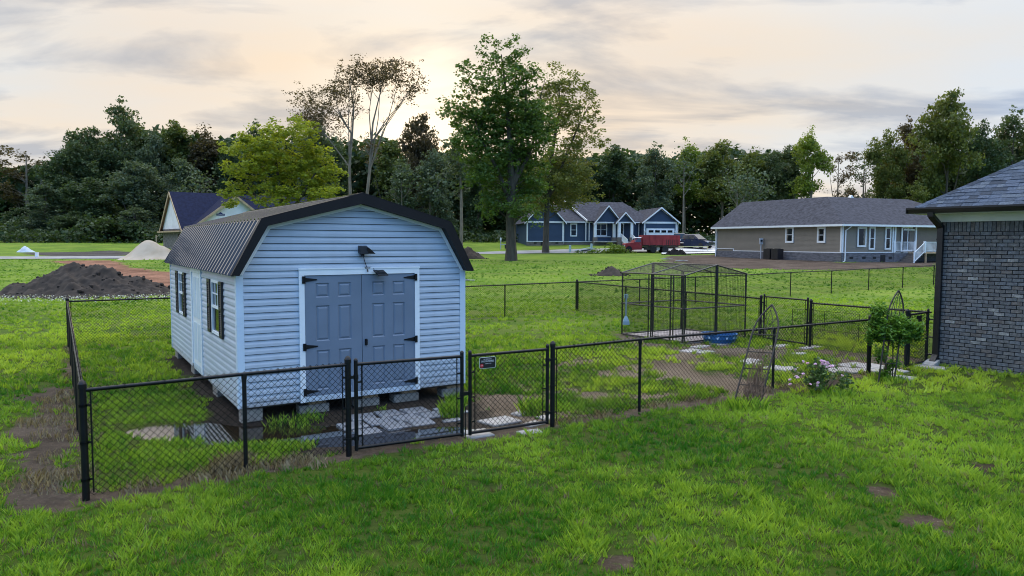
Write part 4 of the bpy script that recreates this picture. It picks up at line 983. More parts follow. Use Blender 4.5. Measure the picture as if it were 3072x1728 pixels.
rep = 3; P3 = np.repeat(pts[kk], rep, 0) + rng.normal(size=(kk.sum()*rep, 3))*np.array((.022,.022,.03))
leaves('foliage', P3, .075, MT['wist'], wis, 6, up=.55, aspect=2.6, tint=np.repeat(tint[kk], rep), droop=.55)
m = MB(); m.tube([(0,0,-.03), (-.05,.0,.35), (.02,.02,.75), (.0,.0,1.0)], [.022,.018,.016,.01], 6); m.tube([(.0,0,.7), (.25,.02,.9), (.45,0,.95)], [.012,.009,.005], 5); m.tube([(0,0,.6), (-.2,.02,.9)], [.012,.006], 5); m.done('trunk', MT['vine'], wis)
st = thing('plant_stake', 'dark wooden stake pushed in beside the wisteria trunk', 'stake', (7.42, 13.80, T1(7.42,13.8))); MB().tube([(0,0,-.05), (-.03,0,1.05)], .011, 6).done('stake_rod', MT['iron'], st)

# ------------------------------------------------------------------ brick house at the right
W0 = np.array((9.27, 15.62)); WD = np.array((.6,-.8)); WN = np.array((-.8,-.6)); WZ = -.02
bh = thing('brick_house', 'dark grey brick house with black gutter and blue grey shingle roof', 'house', (*W0, WZ), math.atan2(WD[1], WD[0]))
# local frame: x along the wall, y into the house, z up
TOPB = 3.14; BC = .0790; BL = .204
MT['mortar'] = mat('dark_mortar', (.014,.016,.020), .95, .2, 20)
BRK = [mat('grey_brick', (.145,.144,.147), .9, .35, 14, .5, 90), mat('charcoal_brick', (.112,.116,.125), .9, .3, 14, .5, 90), mat('brown_grey_brick', (.148,.134,.128), .9, .35, 14, .5, 90), mat('blue_grey_brick', (.142,.151,.166), .9, .3, 14, .5, 90),
       mat('whitewashed_brick', (.17,.17,.17), .9, .3, 18, .5, 90, col2=(.40,.395,.38), v2=.52)]
m = MB(); m.box(.0, 8.0, .012, .3, -.3, TOPB+.25); m.box(.0, .25, .3, 9.0, -.3, TOPB+.25); m.done('wall', MT['mortar'], bh)
rg = random.Random(11); bank = []
for bmt in BRK:
    for v in range(3):
        b = MB(); b.cham(.007, BL-.007, -.004-.002*v, .06, .0075, BC-.0075, .0025); bank.append(b.mesh('brick', bmt))
half = [MB().cham(.005, BL/2-.005, -.002, .06, .005, BC-.005, .004).mesh('brick', b) for b in BRK]
nc = int(round((TOPB-.215)/BC)); rest = {i: MB() for i in range(5)}; cnt = 0
def pick(): return rg.choices(range(5), (34, 22, 16, 24, 4))[0]
for c in range(nc):
    z = c*BC + (TOPB-.215-nc*BC); x = 0.
    if c % 2: 
        k = pick(); put('brick', half[k], bh, (0, 0, z)); cnt += 1; x = BL/2
    while x < 4.2:
        k = pick()
        if x < 1.48: put('brick', bank[k*3+rg.randrange(3)], bh, (x, rg.uniform(-.0015,.0015), z+rg.uniform(-.001,.001))); cnt += 1
        else: rest[k].cham(x+.005, x+BL-.005, -.002, .06, z+.005, z+BC-.005, .004)
        x += BL
for i, b in rest.items(): b.done('brickwork', BRK[i], bh, kind='stuff')
for i in range(50):
    k = pick(); x = i*BC
    MB().cham(x+.005, x+BC-.005, -.003, .06, TOPB-.213, TOPB-.004, .004).done('soldier_brick', BRK[k], bh)
for c in range(nc):   # bricks of the return wall round the corner
    z = c*BC + (TOPB-.215-nc*BC)
MT['frieze'] = mat('off_white_trim', (.66,.68,.62), .55, .06, 3); MT['shingle'] = [mat('shingle_'+n, c, .9, .3, 24, .6, 120, spec=.2) for n, c in (('slate', (.062,.082,.115)), ('blue', (.080,.105,.150)), ('dark', (.045,.058,.080)), ('pale', (.10,.125,.16)))]
MT['gutter'] = mat('black_gutter', (.010,.010,.011), .35, .2, 5, spec=.6)
OV = .35; EZ = 3.44; PITCHR = .655
MB().box(-.03, 8, -.036, .011, TOPB-.001, EZ-.12).done('frieze_board', MT['frieze'], bh); MB().box(-.031, -.001, .0, 9, TOPB-.001, EZ-.12).done('frieze_board', MT['frieze'], bh)
MB().box(-OV, 8, -OV, -.037, EZ-.135, EZ-.12).done('soffit', MT['frieze'], bh); MB().box(-OV, -.032, -.036, 9, EZ-.135, EZ-.12).done('soffit', MT['frieze'], bh)
MB().box(-OV-.002, 8, -OV-.02, -OV-.001, EZ-.135, EZ-.005).done('fascia_board', MT['frieze'], bh)
# roof deck: front slope and the hip
hx = 4.6
m = MB(); m.add([(-OV,-OV,EZ), (9,-OV,EZ), (9,hx-OV,EZ+hx*PITCHR), (hx-OV,hx-OV,EZ+hx*PITCHR), (-OV,10,EZ), (hx-OV,10,EZ+hx*PITCHR)], [(0,1,2,3), (0,3,5,4)]); m.done('roof_deck', MT['shingle'][2], bh)
sl = math.sqrt(1+PITCHR**2); nrm = Vector((0,-PITCHR,1)).normalized(); EXP = .145
rg2 = random.Random(4); far_sh = [MB() for _ in range(4)]; nsh = 0
for row in range(34):
    s0 = row*EXP; yy0 = s0/sl; x = -OV + yy0 - rg2.uniform(0,.15)
    z0 = yy0*PITCHR
    while x < 4.2:
        w = rg2.choice((.13,.17,.21,.26,.30)); xe = x+w-.004; x0 = max(x, -OV+yy0+.02)
        th = .010 if rg2.random() < .5 else .017; k = rg2.choices(range(4), (35,30,20,15))[0]
        if xe - x0 > .04:
            y1 = (s0+EXP*1.12)/sl; a = Vector((0, -OV+yy0-.004, EZ+z0)); b = Vector((0, -OV+y1, EZ+y1*PITCHR))
            m = MB() if (x0 < 2.4 and row < 18) else far_sh[k]
            lo, hi = nrm*.002, nrm*th; xt = max(x0, -OV+y1+.0)
            xt = min(xt, xe-.01)
            m.add([(x0,a.y+lo.y,a.z+lo.z),(xe,a.y+lo.y,a.z+lo.z),(xe,b.y+lo.y,b.z+lo.z),(xt,b.y+lo.y,b.z+lo.z),
                   (x0,a.y+hi.y,a.z+hi.z),(xe,a.y+hi.y,a.z+hi.z),(xe,b.y+nrm.y*.004,b.z+nrm.z*.004),(xt,b.y+nrm.y*.004,b.z+nrm.z*.004)],
                  [(3,2,1,0),(4,5,6,7),(0,1,5,4),(1,2,6,5),(2,3,7,6),(3,0,4,7)])
            if m is not far_sh[k]: m.done('shingle', MT['shingle'][k], bh); nsh += 1
        x += w
for k, m in enumerate(far_sh):
    if m.v: m.done('shingle_field', MT['shingle'][k], bh, kind='stuff')
for i in range(22):
    t0, t1 = i*.145, i*.145+.19; f = lambda t, l: Vector((-OV+t, -OV+t, EZ+t*PITCHR+l))
    m = MB(); a, b = f(t0, .036), f(t1, .026); sx1 = Vector((.10,-.03,-.035)); sx2 = Vector((-.03,.10,-.035))
    m.add([a+sx1, a, a+sx2, b+sx2, b, b+sx1, a+sx1+Vector((0,0,-.012)), a+Vector((0,0,-.012)), a+sx2+Vector((0,0,-.012))], [(0,1,4,5),(1,2,3,4),(0,6,7,1),(1,7,8,2)]); m.done('hip_shingle', MT['shingle'][rg2.randrange(4)], bh)
# gutter with outlet elbow and downspout
prof = [(0,0), (0,-.125), (-.07,-.125), (-.085,-.085), (-.125,-.035), (-.125,0), (-.112,0), (-.112,-.03), (-.075,-.075), (-.06,-.112), (-.012,-.112), (-.012,0)]
m = MB(); m.ext([(-OV-.11, -OV-.022+y, EZ+.005+z) for y, z in prof], (8.4,0,0)); m.done('gutter', MT['gutter'], bh)
m = MB(); m.box(-OV-.125,-OV-.1105,-OV-.147,-OV-.02,EZ-.12,EZ+.005); m.done('gutter_end_cap', MT['gutter'], bh)
MB().ext([(-OV-.022+y, -OV+.10, EZ+.005+z) for y, z in prof], (0,9,0)).done('gutter', MT['gutter'], bh)
m = MB()
def dsp(p, q, w=.115, d=.085): m.bar(p, q, w, d, up=(0,1,0.01))
dsp((.02,-OV-.09,EZ-.10), (.02,-OV-.08,EZ-.19)); dsp((.02,-OV-.08,EZ-.17), (.07,-.08,EZ-.40)); dsp((.07,-.055,EZ-.37), (.07,-.055,.20)); dsp((.07,-.055,.24), (.07,-.20,.10)); m.done('downspout', MT['gutter'], bh)
m = MB()
for z in (.6, 1.7, 2.75): m.box(.005,.135,-.1,-.012,z,z+.03)
m.done('downspout_strap', MT['gutter'], bh)
hc = thing('splash_block', 'small grey concrete piece under the black downspout', 'block', tuple(np.append(W0+WD*.06+WN*.25, .0)), math.atan2(WD[1], WD[0]))
m = MB(); m.loft([[(-.13,-.16,0),(.13,-.16,0),(.13,.16,0),(-.13,.16,0)],[(-.12,-.15,.05),(.12,-.15,.05),(.12,.14,.13),(-.12,.14,.13)]]); m.done('block_body', MT['conc'], hc)
# ------------------------------------------------------------------ houses across the field
MT['tansid'] = mat('tan_lap_siding', (.225,.190,.150), .6, .06, 1.2); MT['bluesid'] = mat('navy_lap_siding', (.030,.055,.105), .55, .08, 1.0)
MT['asph'] = mat('charcoal_asphalt_shingle', (.062,.062,.074), .92, .35, 3.5, .5, 30, spec=.12); MT['asphn'] = mat('blue_black_shingle', (.016,.020,.045), .92, .25, 3.5, .5, 30, spec=.1)
MT['found'] = mat('grey_foundation_brick', (.135,.130,.140), .9, .35, 2.5, .4, 20, stretch=(1,1,4)); MT['foundb'] = mat('brown_foundation_brick', (.175,.145,.125), .9, .3, 2.5, .4, 20, stretch=(1,1,4))
MT['dark'] = mat('dark_opening', (.012,.012,.013), .8, .1, 3); MT['meter'] = mat('grey_meter_box', (.42,.43,.44), .5, .1, 4)
MT['wrap'] = mat('white_house_wrap', (.80,.79,.79), .5, .08, 1.0); MT['logo'] = mat('blue_print', (.012,.022,.16), .6, .1, 3); MT['stonev'] = mat('grey_rough_stone', (.17,.155,.145), .95, .5, 3.5, .6, 9)
MT['rawfascia'] = mat('raw_fascia_lumber', (.46,.33,.20), .8, .2, 2); MT['brownsoff'] = mat('brown_sheathing', (.20,.105,.06), .85, .2, 2)
def lap_wall(parent, a, b, z0, z1, m, name='siding', exp=.115, out=(0,-1), skip=(), zl=None):
    """joined lapped boards between plan points a and b (local), out = outward direction; zl(t) optional top profile"""
    a, b, o = np.array(a), np.array(b), np.array(out); M = MB(); n = int(round((z1-z0)/exp)); e = (z1-z0)/n
    for i in range(n):
        za, zb_ = z0+i*e, z0+(i+1)*e; A0, B0 = 0., 1.
        if zl:
            A0, B0 = zl(zb_)
            if B0-A0 < .03: continue
        p, q = a+(b-a)*A0, a+(b-a)*B0
        M.loft([[(*(c+o*.018), za), (*(c+o*.004), zb_), (*(c-o*.01), zb_), (*(c-o*.01), za)] for c in (p, q)])
    return M.done(name, m, parent, kind='stuff')
def win(parent, c, w, h, z, out, frame=MT['white'], t=.11, pane=MT['glass'], bars=True, name='window', hbars=1, vbars=0):
    """framed window: c plan centre on the wall, out outward unit vector, z sill height"""
    c, o = np.array(c), np.array(out); u = np.array((-o[1], o[0])); wd = put(name, None, parent)
    def bx(u0, u1, z0, z1, d0, d1, nm, m):
        pts = [(*(c+u*uu+o*dd),) for uu, dd in ((u0,d0),(u1,d0),(u1,d1),(u0,d1))]
        MB().ext([(p[0],p[1],z0) for p in pts], (0,0,z1-z0)).done(nm, m, wd)
    for s in ((-w/2, -w/2+t, z, z+h), (w/2-t, w/2, z, z+h), (-w/2+t+.001, w/2-t-.001, z, z+t), (-w/2+t+.001, w/2-t-.001, z+h-t, z+h)): bx(*s, .0, .06, 'frame', frame)
    bx(-w/2+t, w/2-t, z+t, z+h-t, .0, .030, 'pane', pane)
    for k in range(hbars): zz = z+h*(k+1)/(hbars+1); bx(-w/2+t, w/2-t, zz-.025, zz+.025, .0305, .045, 'sash_bar', frame)
    for k in range(vbars): uu = -w/2+w*(k+1)/(vbars+1); bx(uu-.04, uu+.04, z+t, z+h-t, .0305, .05, 'mullion', frame)
    return wd
def roofpl(parent, pts, m, th=.14, name='roof'): return MB().slab(pts, th).done(name, m, parent)

# --- tan house: two wings meeting at the outward corner
TC = np.array((28.5, 62.0)); TZb = T1(*TC)-.05
TL = np.array((-.44,.898)); TR = np.array((.93,.367)); TR /= np.linalg.norm(TR); TL /= np.linalg.norm(TL)
tan = thing('tan_house', 'long tan sided house with dark grey roof and white porch railing', 'house', (*TC, TZb))
loc = lambda s, t, z=0.: (TL[0]*s+TR[0]*t, TL[1]*s+TR[1]*t, z)          # s back along the left wall, t along the right wall
LL, LR = 15.6, 13.0; EVE = 3.30; FZ = .90
oL = -TR; oR = -TL
pl = lambda s, t: np.array(loc(s, t)[:2])
M = MB(); M.add([loc(0,0,-.6),loc(LL,0,-.6),loc(LL,7.5,-.6),loc(7.6,7.5,-.6),loc(7.6,LR+6,-.6),loc(0,LR+6,-.6)]+[loc(0,0,EVE),loc(LL,0,EVE),loc(LL,7.5,EVE),loc(7.6,7.5,EVE),loc(7.6,LR+6,EVE),loc(0,LR+6,EVE)],
      [tuple(range(6))[::-1], tuple(range(6,12))]+[(i,(i+1)%6,6+(i+1)%6,6+i) for i in range(6)])
M.done('wall', MT['tansid'], tan)
lap_wall(tan, pl(0,0), pl(LL-2.6,0), FZ, EVE-.02, MT['tansid'], out=oL); lap_wall(tan, pl(LL-2.6,0), pl(LL,0), FZ+.20, EVE-.02, MT['tansid'], out=oL)
lap_wall(tan, pl(0,.0), pl(0,6.0), FZ, EVE-.02, MT['tansid'], out=oR)
def wallbox(parent, a, b, z0, z1, d0, d1, out, m, name):
    a, b, o = np.array(a), np.array(b), np.array(out); pts = [a+o*d0, b+o*d0, b+o*d1, a+o*d1]
    return MB().ext([(*p, z0) for p in pts], (0,0,z1-z0)).done(name, m, parent)
wallbox(tan, pl(0,-.03), pl(LL,-.0), -.5, FZ-.06, .0, .035, oL, MT['found'], 'foundation'); wallbox(tan, pl(0,0), pl(0,6.02), -.5, FZ-.06, .0, .035, oR, MT['found'], 'foundation')
wallbox(tan, pl(0,0), pl(LL-2.6,0), FZ-.06, FZ, .0, .06, oL, MT['white'], 'water_table'); wallbox(tan, pl(LL-2.6,0), pl(LL,0), FZ+.14, FZ+.20, .0, .06, oL, MT['white'], 'water_table'); wallbox(tan, pl(0,0), pl(0,6.02), FZ-.06, FZ, .0, .06, oR, MT['white'], 'water_table')
wallbox(tan, pl(LL-2.64,0), pl(LL-2.56,0), FZ-.06, FZ+.20, .001, .065, oL, MT['white'], 'water_table')
for s, t, o in ((.07,0,oL), (LL-.07,0,oL)): wallbox(tan, pl(s-.07,t), pl(s+.07,t), FZ, EVE-.02, .0, .05, o, MT['white'], 'corner_board')
for t in (.07, 5.95): wallbox(tan, pl(0,t-.07), pl(0,t+.07), FZ, EVE-.02, .0, .05, oR, MT['white'], 'corner_board')
for s in (1.7, 3.0): wallbox(tan, pl(s,0), pl(s+.5,0), .28, .50, .0352, .045, oL, MT['dark'], 'foundation_vent')
for t in (.9, 2.35, 3.6, 5.5): wallbox(tan, pl(0,t), pl(0,t+.4), .30, .50, .0352, .045, oR, MT['dark'], 'foundation_vent')
wallbox(tan, pl(0,4.5), pl(0,5.1), .0, .66, .0352, .05, oR, MT['dark'], 'crawl_hatch')
win(tan, pl(5.75,0), 1.05, 1.5, 1.70, oL, t=.17); win(tan, pl(2.15,0), .95, 1.4, 1.70, oL, t=.17)
win(tan, pl(0,2.25), 1.15, 1.75, 1.35, oR, t=.15, hbars=0); win(tan, pl(0,3.45), .78, 2.0, 1.12, oR, t=.14); win(tan, pl(0,5.35), .78, 2.0, 1.12, oR, t=.14)
# porch cut back into the right wing
wallbox(tan, pl(0,6.1), pl(0,LR+6), -.5, FZ-.1, .0, .04, oR, MT['found'], 'porch_wall')
M = MB(); M.ext([loc(-.04,6.03,FZ-.1), loc(-.04,9.0,FZ-.1), loc(1.8,9.0,FZ-.1), loc(1.8,6.03,FZ-.1)], (0,0,.12)); M.done('porch_floor', MT['conc'], tan)
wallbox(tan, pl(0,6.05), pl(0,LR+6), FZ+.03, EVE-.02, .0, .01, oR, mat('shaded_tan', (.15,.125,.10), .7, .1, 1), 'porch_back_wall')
def railing(parent, a, b, z, h=.9, zb=None, name='railing'):
    a, b = np.array(a), np.array(b); zb = z if zb is None else zb; Lh = np.linalg.norm(b-a); r = put(name, None, parent)
    for dz in (.1, h): MB().bar((*a, z+dz), (*b, zb+dz), .06, .05).done('rail_bar', MT['white'], r)
    n = int(Lh/.13); M = MB()
    for k in range(1, n): g = a+(b-a)*k/n; zz = z+(zb-z)*k/n; M.bar((*g, zz+.1), (*g, zz+h), .035)
    M.done('baluster', MT['white'], r, kind='stuff')
    for g, zz in ((a, z), (b, zb)): MB().bar((*g, zz-.05), (*g, zz+h+.08), .10).done('newel_post', MT['white'], r)
railing(tan, pl(-.06,6.1), pl(-.06,7.1), FZ, name='porch_railing'); railing(tan, pl(-.06,7.1), pl(-.06,8.6), FZ, name='porch_railing')
railing(tan, pl(-1.5,7.9), pl(-1.5,10.6), FZ+.0, name='deck_railing'); railing(tan, pl(-1.6,7.9), pl(-1.6,6.6), FZ, .9, -.05, name='stair_railing')
M = MB(); M.ext([loc(-1.6,7.85,FZ-.12), loc(-1.6,13,FZ-.12), loc(-.05,13,FZ-.12), loc(-.05,7.85,FZ-.12)], (0,0,.1)); M.done('deck', MT['wood'], tan)
for t in (8.0, 9.9): wallbox(tan, pl(-1.5,t), pl(-1.5,t+.12), -.4, FZ-.12, .0, .12, oR, MT['wood'], 'deck_post')
for k in range(5): M = MB(); M.ext([loc(-.2,7.56-k*.26,FZ-.14-k*.17), loc(-.2,7.82-k*.26,FZ-.14-k*.17), loc(-1.5,7.82-k*.26,FZ-.14-k*.17), loc(-1.5,7.56-k*.26,FZ-.14-k*.17)], (0,0,-.16)); M.done('step', MT['foundb'], tan)
for t in (6.1, 8.65, 11.9, 13.6): wallbox(tan, pl(-.03,t), pl(-.03,t+.14), FZ, EVE-.02, -.05, .08, oR, MT['white'], 'porch_post')
dd = win(tan, pl(0,7.75), 1.75, 2.25, FZ+.04, oR, t=.16, hbars=0, vbars=1, name='porch_door'); wallbox(tan, pl(0,6.95), pl(0,8.55), FZ+1.95, FZ+2.05, .061, .075, oR, MT['white'], 'transom_bar')
# roof
OVH = .45; EZt = EVE+.02; RZ = 6.05
E = lambda s, t, z: loc(s, t, z)
meet = (5.0, 3.6); 
roofpl(tan, [E(-OVH,-OVH,EZt), E(LL+.35,-OVH,EZt), E(LL+.35,meet[1],RZ), E(meet[0],meet[1],RZ)], MT['asph'])
roofpl(tan, [E(-OVH,-OVH,EZt), E(meet[0],meet[1],RZ), E(meet[0],meet[1]+10.5,RZ), E(-OVH,meet[1]+15.6,EZt)], MT['asph'])
roofpl(tan, [E(LL+.35,meet[1],RZ), E(LL+.35,meet[1]*2+.4,EZt), E(meet[0],meet[1]*2+.4,EZt), E(meet[0],meet[1],RZ)], MT['asph'])
roofpl(tan, [E(meet[0],meet[1],RZ), E(meet[0]*2+.4,meet[1],EZt), E(meet[0]*2+.4,meet[1]+15.6,EZt), E(meet[0],meet[1]+10.5,RZ)], MT['asph'])
MB().ext([E(LL+.05,.05,EVE), E(LL+.05,meet[1],RZ-.2), E(LL+.05,meet[1]*2-.1,EVE)], tuple(TL[i]*-.1 if i < 2 else 0 for i in range(3))).done('gable_wall', MT['tansid'], tan)
for a, b in (((-OVH,-OVH), (LL+.3,-OVH)), ((-OVH,-OVH), (-OVH,LR+5.5))):
    MB().bar(E(a[0],a[1],EZt-.09), E(b[0],b[1],EZt-.09), .13, .17).done('gutter', MT['white'], tan)
M = MB(); M.ext([E(-.35,.0,EZt-.2), E(LL,.0,EZt-.2), E(LL,-OVH+.05,EZt-.2), E(-OVH+.05,-OVH+.05,EZt-.2)], (0,0,.02)); M.done('soffit', MT['white'], tan)
for s, t in ((LL-.1, -.14), (-.14, .25)):
    M = MB(); M.tube([E(s-.2 if s > 1 else s-.28,t-.25 if s > 1 else t+.35,EZt-.17), E(s,t,EZt-.55), E(s,t,.15), E(s-.0,t-.25,.02)], .055, 6); M.done('downspout', MT['white'], tan)
M = MB(); M.ext([E(4.9,6.2,RZ-.2), E(4.9,7.0,RZ-.2), E(4.9,6.6,RZ+.22)], (TL[0]*.3,TL[1]*.3,0)); M.done('gable_vent', MT['white'], tan)
for k in range(9):
    s = -OVH + (meet[0]+OVH)*k/9; 
mp_ = pl(9.0,-.28); mtr = thing('electric_meter', 'grey electric meter on its post by the tan house wall', 'meter', (TC[0]+mp_[0], TC[1]+mp_[1], TZb+.15))
M = MB(); M.tube([(0,0,0),(0,0,1.4)], .06, 6); M.done('meter_post', MT['meter'], mtr); M = MB(); M.box(-.17,.17,-.1,.08,1.4,2.0); M.done('meter_box', MT['meter'], mtr); M = MB(); M.tube([(0,-.1,1.75),(0,-.2,1.75)], .11, 10); M.done('meter_dial', MT['glass'], mtr)
ap = pl(6.6,-.9); ac = thing('air_conditioner', 'dark boxy outdoor cooling unit beside the tan house wall', 'cooling unit', (TC[0]+ap[0], TC[1]+ap[1], T1(TC[0]+ap[0], TC[1]+ap[1])), math.atan2(TL[1], TL[0]))
for i, x in enumerate((-.75, .22)):
    M = MB(); M.cham(x,x+.80,-.4,.4,.05,1.0,.05); o = M.done('unit_case', MT['shutter'], ac)
    M = MB()
    for k in range(8): M.box(x+.08,x+.72,-.412,-.401,.14+k*.1,.18+k*.1)
    M.done('grille', MT['kmesh'], o); M = MB(); M.tube([(x+.4,0,1.0),(x+.4,0,1.04)], .3, 12); M.done('fan_guard', MT['kmesh'], o)
M = MB(); M.box(-.16,-.10,-.455,-.413,.55,.75); M.done('warning_label', MT['white'], ac)

# --- navy house
BO = np.array((1.9, 95.0)); BYAW = R(8); BZ = 2.42
blue = thing('navy_house', 'navy blue house with white trim, porch gables and double garage', 'house', (*BO, BZ), BYAW)
WHT = 2.95; FND = .42
def bwall(x0, x1, y, z0=FND, z1=WHT, back=4.): MB().box(x0, x1, y, y+back, -.5, z1).done('wall', MT['bluesid'], blue); lap_wall(blue, (x0,y), (x1,y), z0, z1-.01, MT['bluesid'], exp=.16, out=(0,-1))
def trim(x0, x1, z0, z1, y, d=.07, name='trim', m=MT['white']): MB().box(x0, x1, y-d, y-.005, z0, z1).done(name, m, blue)
bwall(0, 5.0, 0, back=9.5); bwall(5.001, 14.5, .6, back=8.9); bwall(14.5, 15.6, .2, back=9); bwall(15.601, 20.2, -1.4, z0=.0, back=10)
MB().box(-.0,5.0,-.05,-.002,-.5,FND-.09).done('foundation', MT['foundb'], blue); MB().box(5.05,14.5,.55,.598,-.5,FND-.09).done('foundation', MT['foundb'], blue)
for x in (1.0, 3.9): trim(x, x+.35, .08, .26, -.051, .02, 'foundation_vent', MT['dark'])
trim(1.9, 2.5, -.3, .3, -.051, .03, 'crawl_hatch', MT['dark']); trim(0, 5.0, FND-.09, FND, -.001, .09, 'water_table'); trim(5.05, 12, FND-.09, FND, .599, .09, 'water_table')
for x, y in ((0.0, 0), (4.82, 0), (15.62, -1.4), (20.02, -1.4)): trim(x, x+.18, FND if y == 0 else 0, WHT, y-.001, .06, 'corner_board')
trim(0, 5.0, WHT-.12, WHT+.10, -.001, .12, 'frieze'); trim(15.6, 20.2, WHT-.15, WHT+.10, -1.401, .12, 'frieze'); trim(5.0, 9.1, WHT-.05, WHT+.1, .20, .10, 'gutter'); trim(13.4, 15.6, WHT-.05, WHT+.1, -.2, .10, 'gutter')
win(blue, (6.5,.6), .95, 1.75, 1.05, (0,-1), t=.15); win(blue, (10.25,.6), 1.75, 1.75, 1.10, (0,-1), t=.14, vbars=1); trim(2.25, 2.75, 2.45, 2.75, -.002, .08, 'gable_vent'); trim(2.33, 2.67, 2.5, 2.7, -.083, .02, 'vent_opening', MT['dark'])
dW = win(blue, (13.0,.6), .95, 2.1, .75, (0,-1), t=.16, hbars=0, name='front_door')
for x in (8.0, 8.45): trim(x, x+.10, .5, WHT-.05, .1, .1, 'porch_post')
def gable(x0, x1, y, zb, zp, back, ov=.35, face=True, name='gable'):
    """front facing gable: triangular siding, white rakes, two roof slopes running back"""
    xm = (x0+x1)/2; s = (zp-zb)/(xm-x0)
    if face:
        lap_wall(blue, (x0,y), (x1,y), zb, zp-.05, MT['bluesid'], name='gable_siding', exp=.16, out=(0,-1), zl=lambda z: ((z-zb)/(zp-zb)*.5, 1-(z-zb)/(zp-zb)*.5))
    for sg in (-1, 1):
        xe = x0-ov if sg < 0 else x1+ov; ze = zb-ov*s
        roofpl(blue, [(xe,y-.45,ze+.12), (xe,y+back,ze+.12), (xm,y+back,zp+.12), (xm,y-.45,zp+.12)], MT['asph'], .12)
        MB().ext([(xe,y-.50,ze-.05),(xm,y-.50,zp-.05),(xm,y-.50,zp+.15),(xe,y-.50,ze+.15)], (0,.05,0)).done('rake_board', MT['white'], blue)
        if face: MB().ext([(x0+.02 if sg<0 else x1-.02,y-.06,zb-.02),(xm,y-.06,zp-.12),(xm,y-.06,zp+.0),(x0-.1 if sg<0 else x1+.1,y-.06,zb+.0)], (0,.04,0)).done('rake_trim', MT['white'], blue)
gable(0, 5.0, 0, WHT+.1, 5.75, 9.0); gable(15.6, 20.2, -1.4, WHT+.1, 4.85, 9.0)
# main roof: long slope to the front, white rake at its left end
roofpl(blue, [(5.0-1.6,.1,WHT+.15), (15.8,.1,WHT+.15), (15.8,5.2,5.45), (3.0,5.2,5.45)], MT['asph']); roofpl(blue, [(15.8,10.3,WHT+.15), (3.0,10.3,WHT+.15), (3.0,5.2,5.45), (15.8,5.2,5.45)], MT['asph'])
roofpl(blue, [(8.2,-.25,WHT+.17), (17.5,-.25,WHT+.17), (14.6,5.0,5.95), (6.2,5.0,5.95)], MT['asph'])
MB().bar((8.15,-.28,WHT+.17), (6.15,5.0,6.0), .10, .22).done('rake_board', MT['white'], blue)
roofpl(blue, [(17.5,-.25,WHT+.17), (17.5,9.5,WHT+.17), (14.6,5.0,5.95)], MT['asph'])
gable(9.2, 12.6, -.6, WHT+.05, 5.05, 4.5); gable(11.9, 14.0, -1.5, WHT+.05, 4.15, 3.5, .3)
trim(9.2, 12.6, WHT-.12, WHT+.05, -.6, .08, 'frieze'); trim(11.9, 14.0, WHT-.12, WHT+.05, -1.5, .08, 'frieze')
for x, y in ((9.15,-.6), (11.75,-.6), (12.2,-1.5), (13.9,-1.5)):
    MB().ext([(x-.17,y-.2,.95),(x+.17,y-.2,.95),(x+.17,y+.14,.95),(x-.17,y+.14,.95)], (0,0,WHT-1.05)).done('porch_column', MT['white'], blue)
    MB().ext([(x-.27,y-.3,-.3),(x+.27,y-.3,-.3),(x+.27,y+.22,-.3),(x-.27,y+.22,-.3)], (0,0,1.24)).done('column_base', MT['foundb'], blue)
MB().box(9.0,14.1,-1.4,.55,.3,.45).done('porch_floor', MT['conc'], blue); trim(9.3, 11.6, .98, 1.08, .55, .12, 'window_sill'); MB().box(8.9,11.7,-.85,-.75,-.4,.3).done('porch_skirt', MT['foundb'], blue); trim(8.9, 11.7, .3, .44, -.85, .06, 'water_table')
railing(blue, (12.5,-1.65), (12.5,-4.2), .45, .9, -.25, 'stair_railing'); railing(blue, (13.9,-1.65), (13.9,-4.2), .45, .9, -.25, 'stair_railing')
for k in range(5): MB().box(12.55,13.85,-1.7-(k+1)*.4,-1.7-k*.4,-.4,.3-k*.14).done('step', MT['conc'], blue)
gd = put('garage_door', None, blue)
MB().box(15.95,19.85,-1.50,-1.405,.02,2.15).done('door_frame', MT['white'], gd)
for r in range(4): MB().box(16.1,19.7,-1.54,-1.501,.05+r*.49,.05+r*.49+.47).done('door_section', MT['white'], gd)
for k in range(4): MB().box(16.25+k*.88,16.25+k*.88+.66,-1.55,-1.541,1.60,1.92).done('pane', MT['glass'], gd)
for x in (15.72, 20.0): MB().tube([(x,-1.52,1.85),(x,-1.52,1.60)], [.12,.08], 8).done('wall_lantern', MT['white'], blue)
for x, y in ((5.12,.45), (15.35,-.1), (20.3,-1.5)): MB().tube([(x,y-.25,WHT+.02),(x,y,WHT-.35),(x,y,.1)], .055, 6).done('downspout', MT['white'], blue)

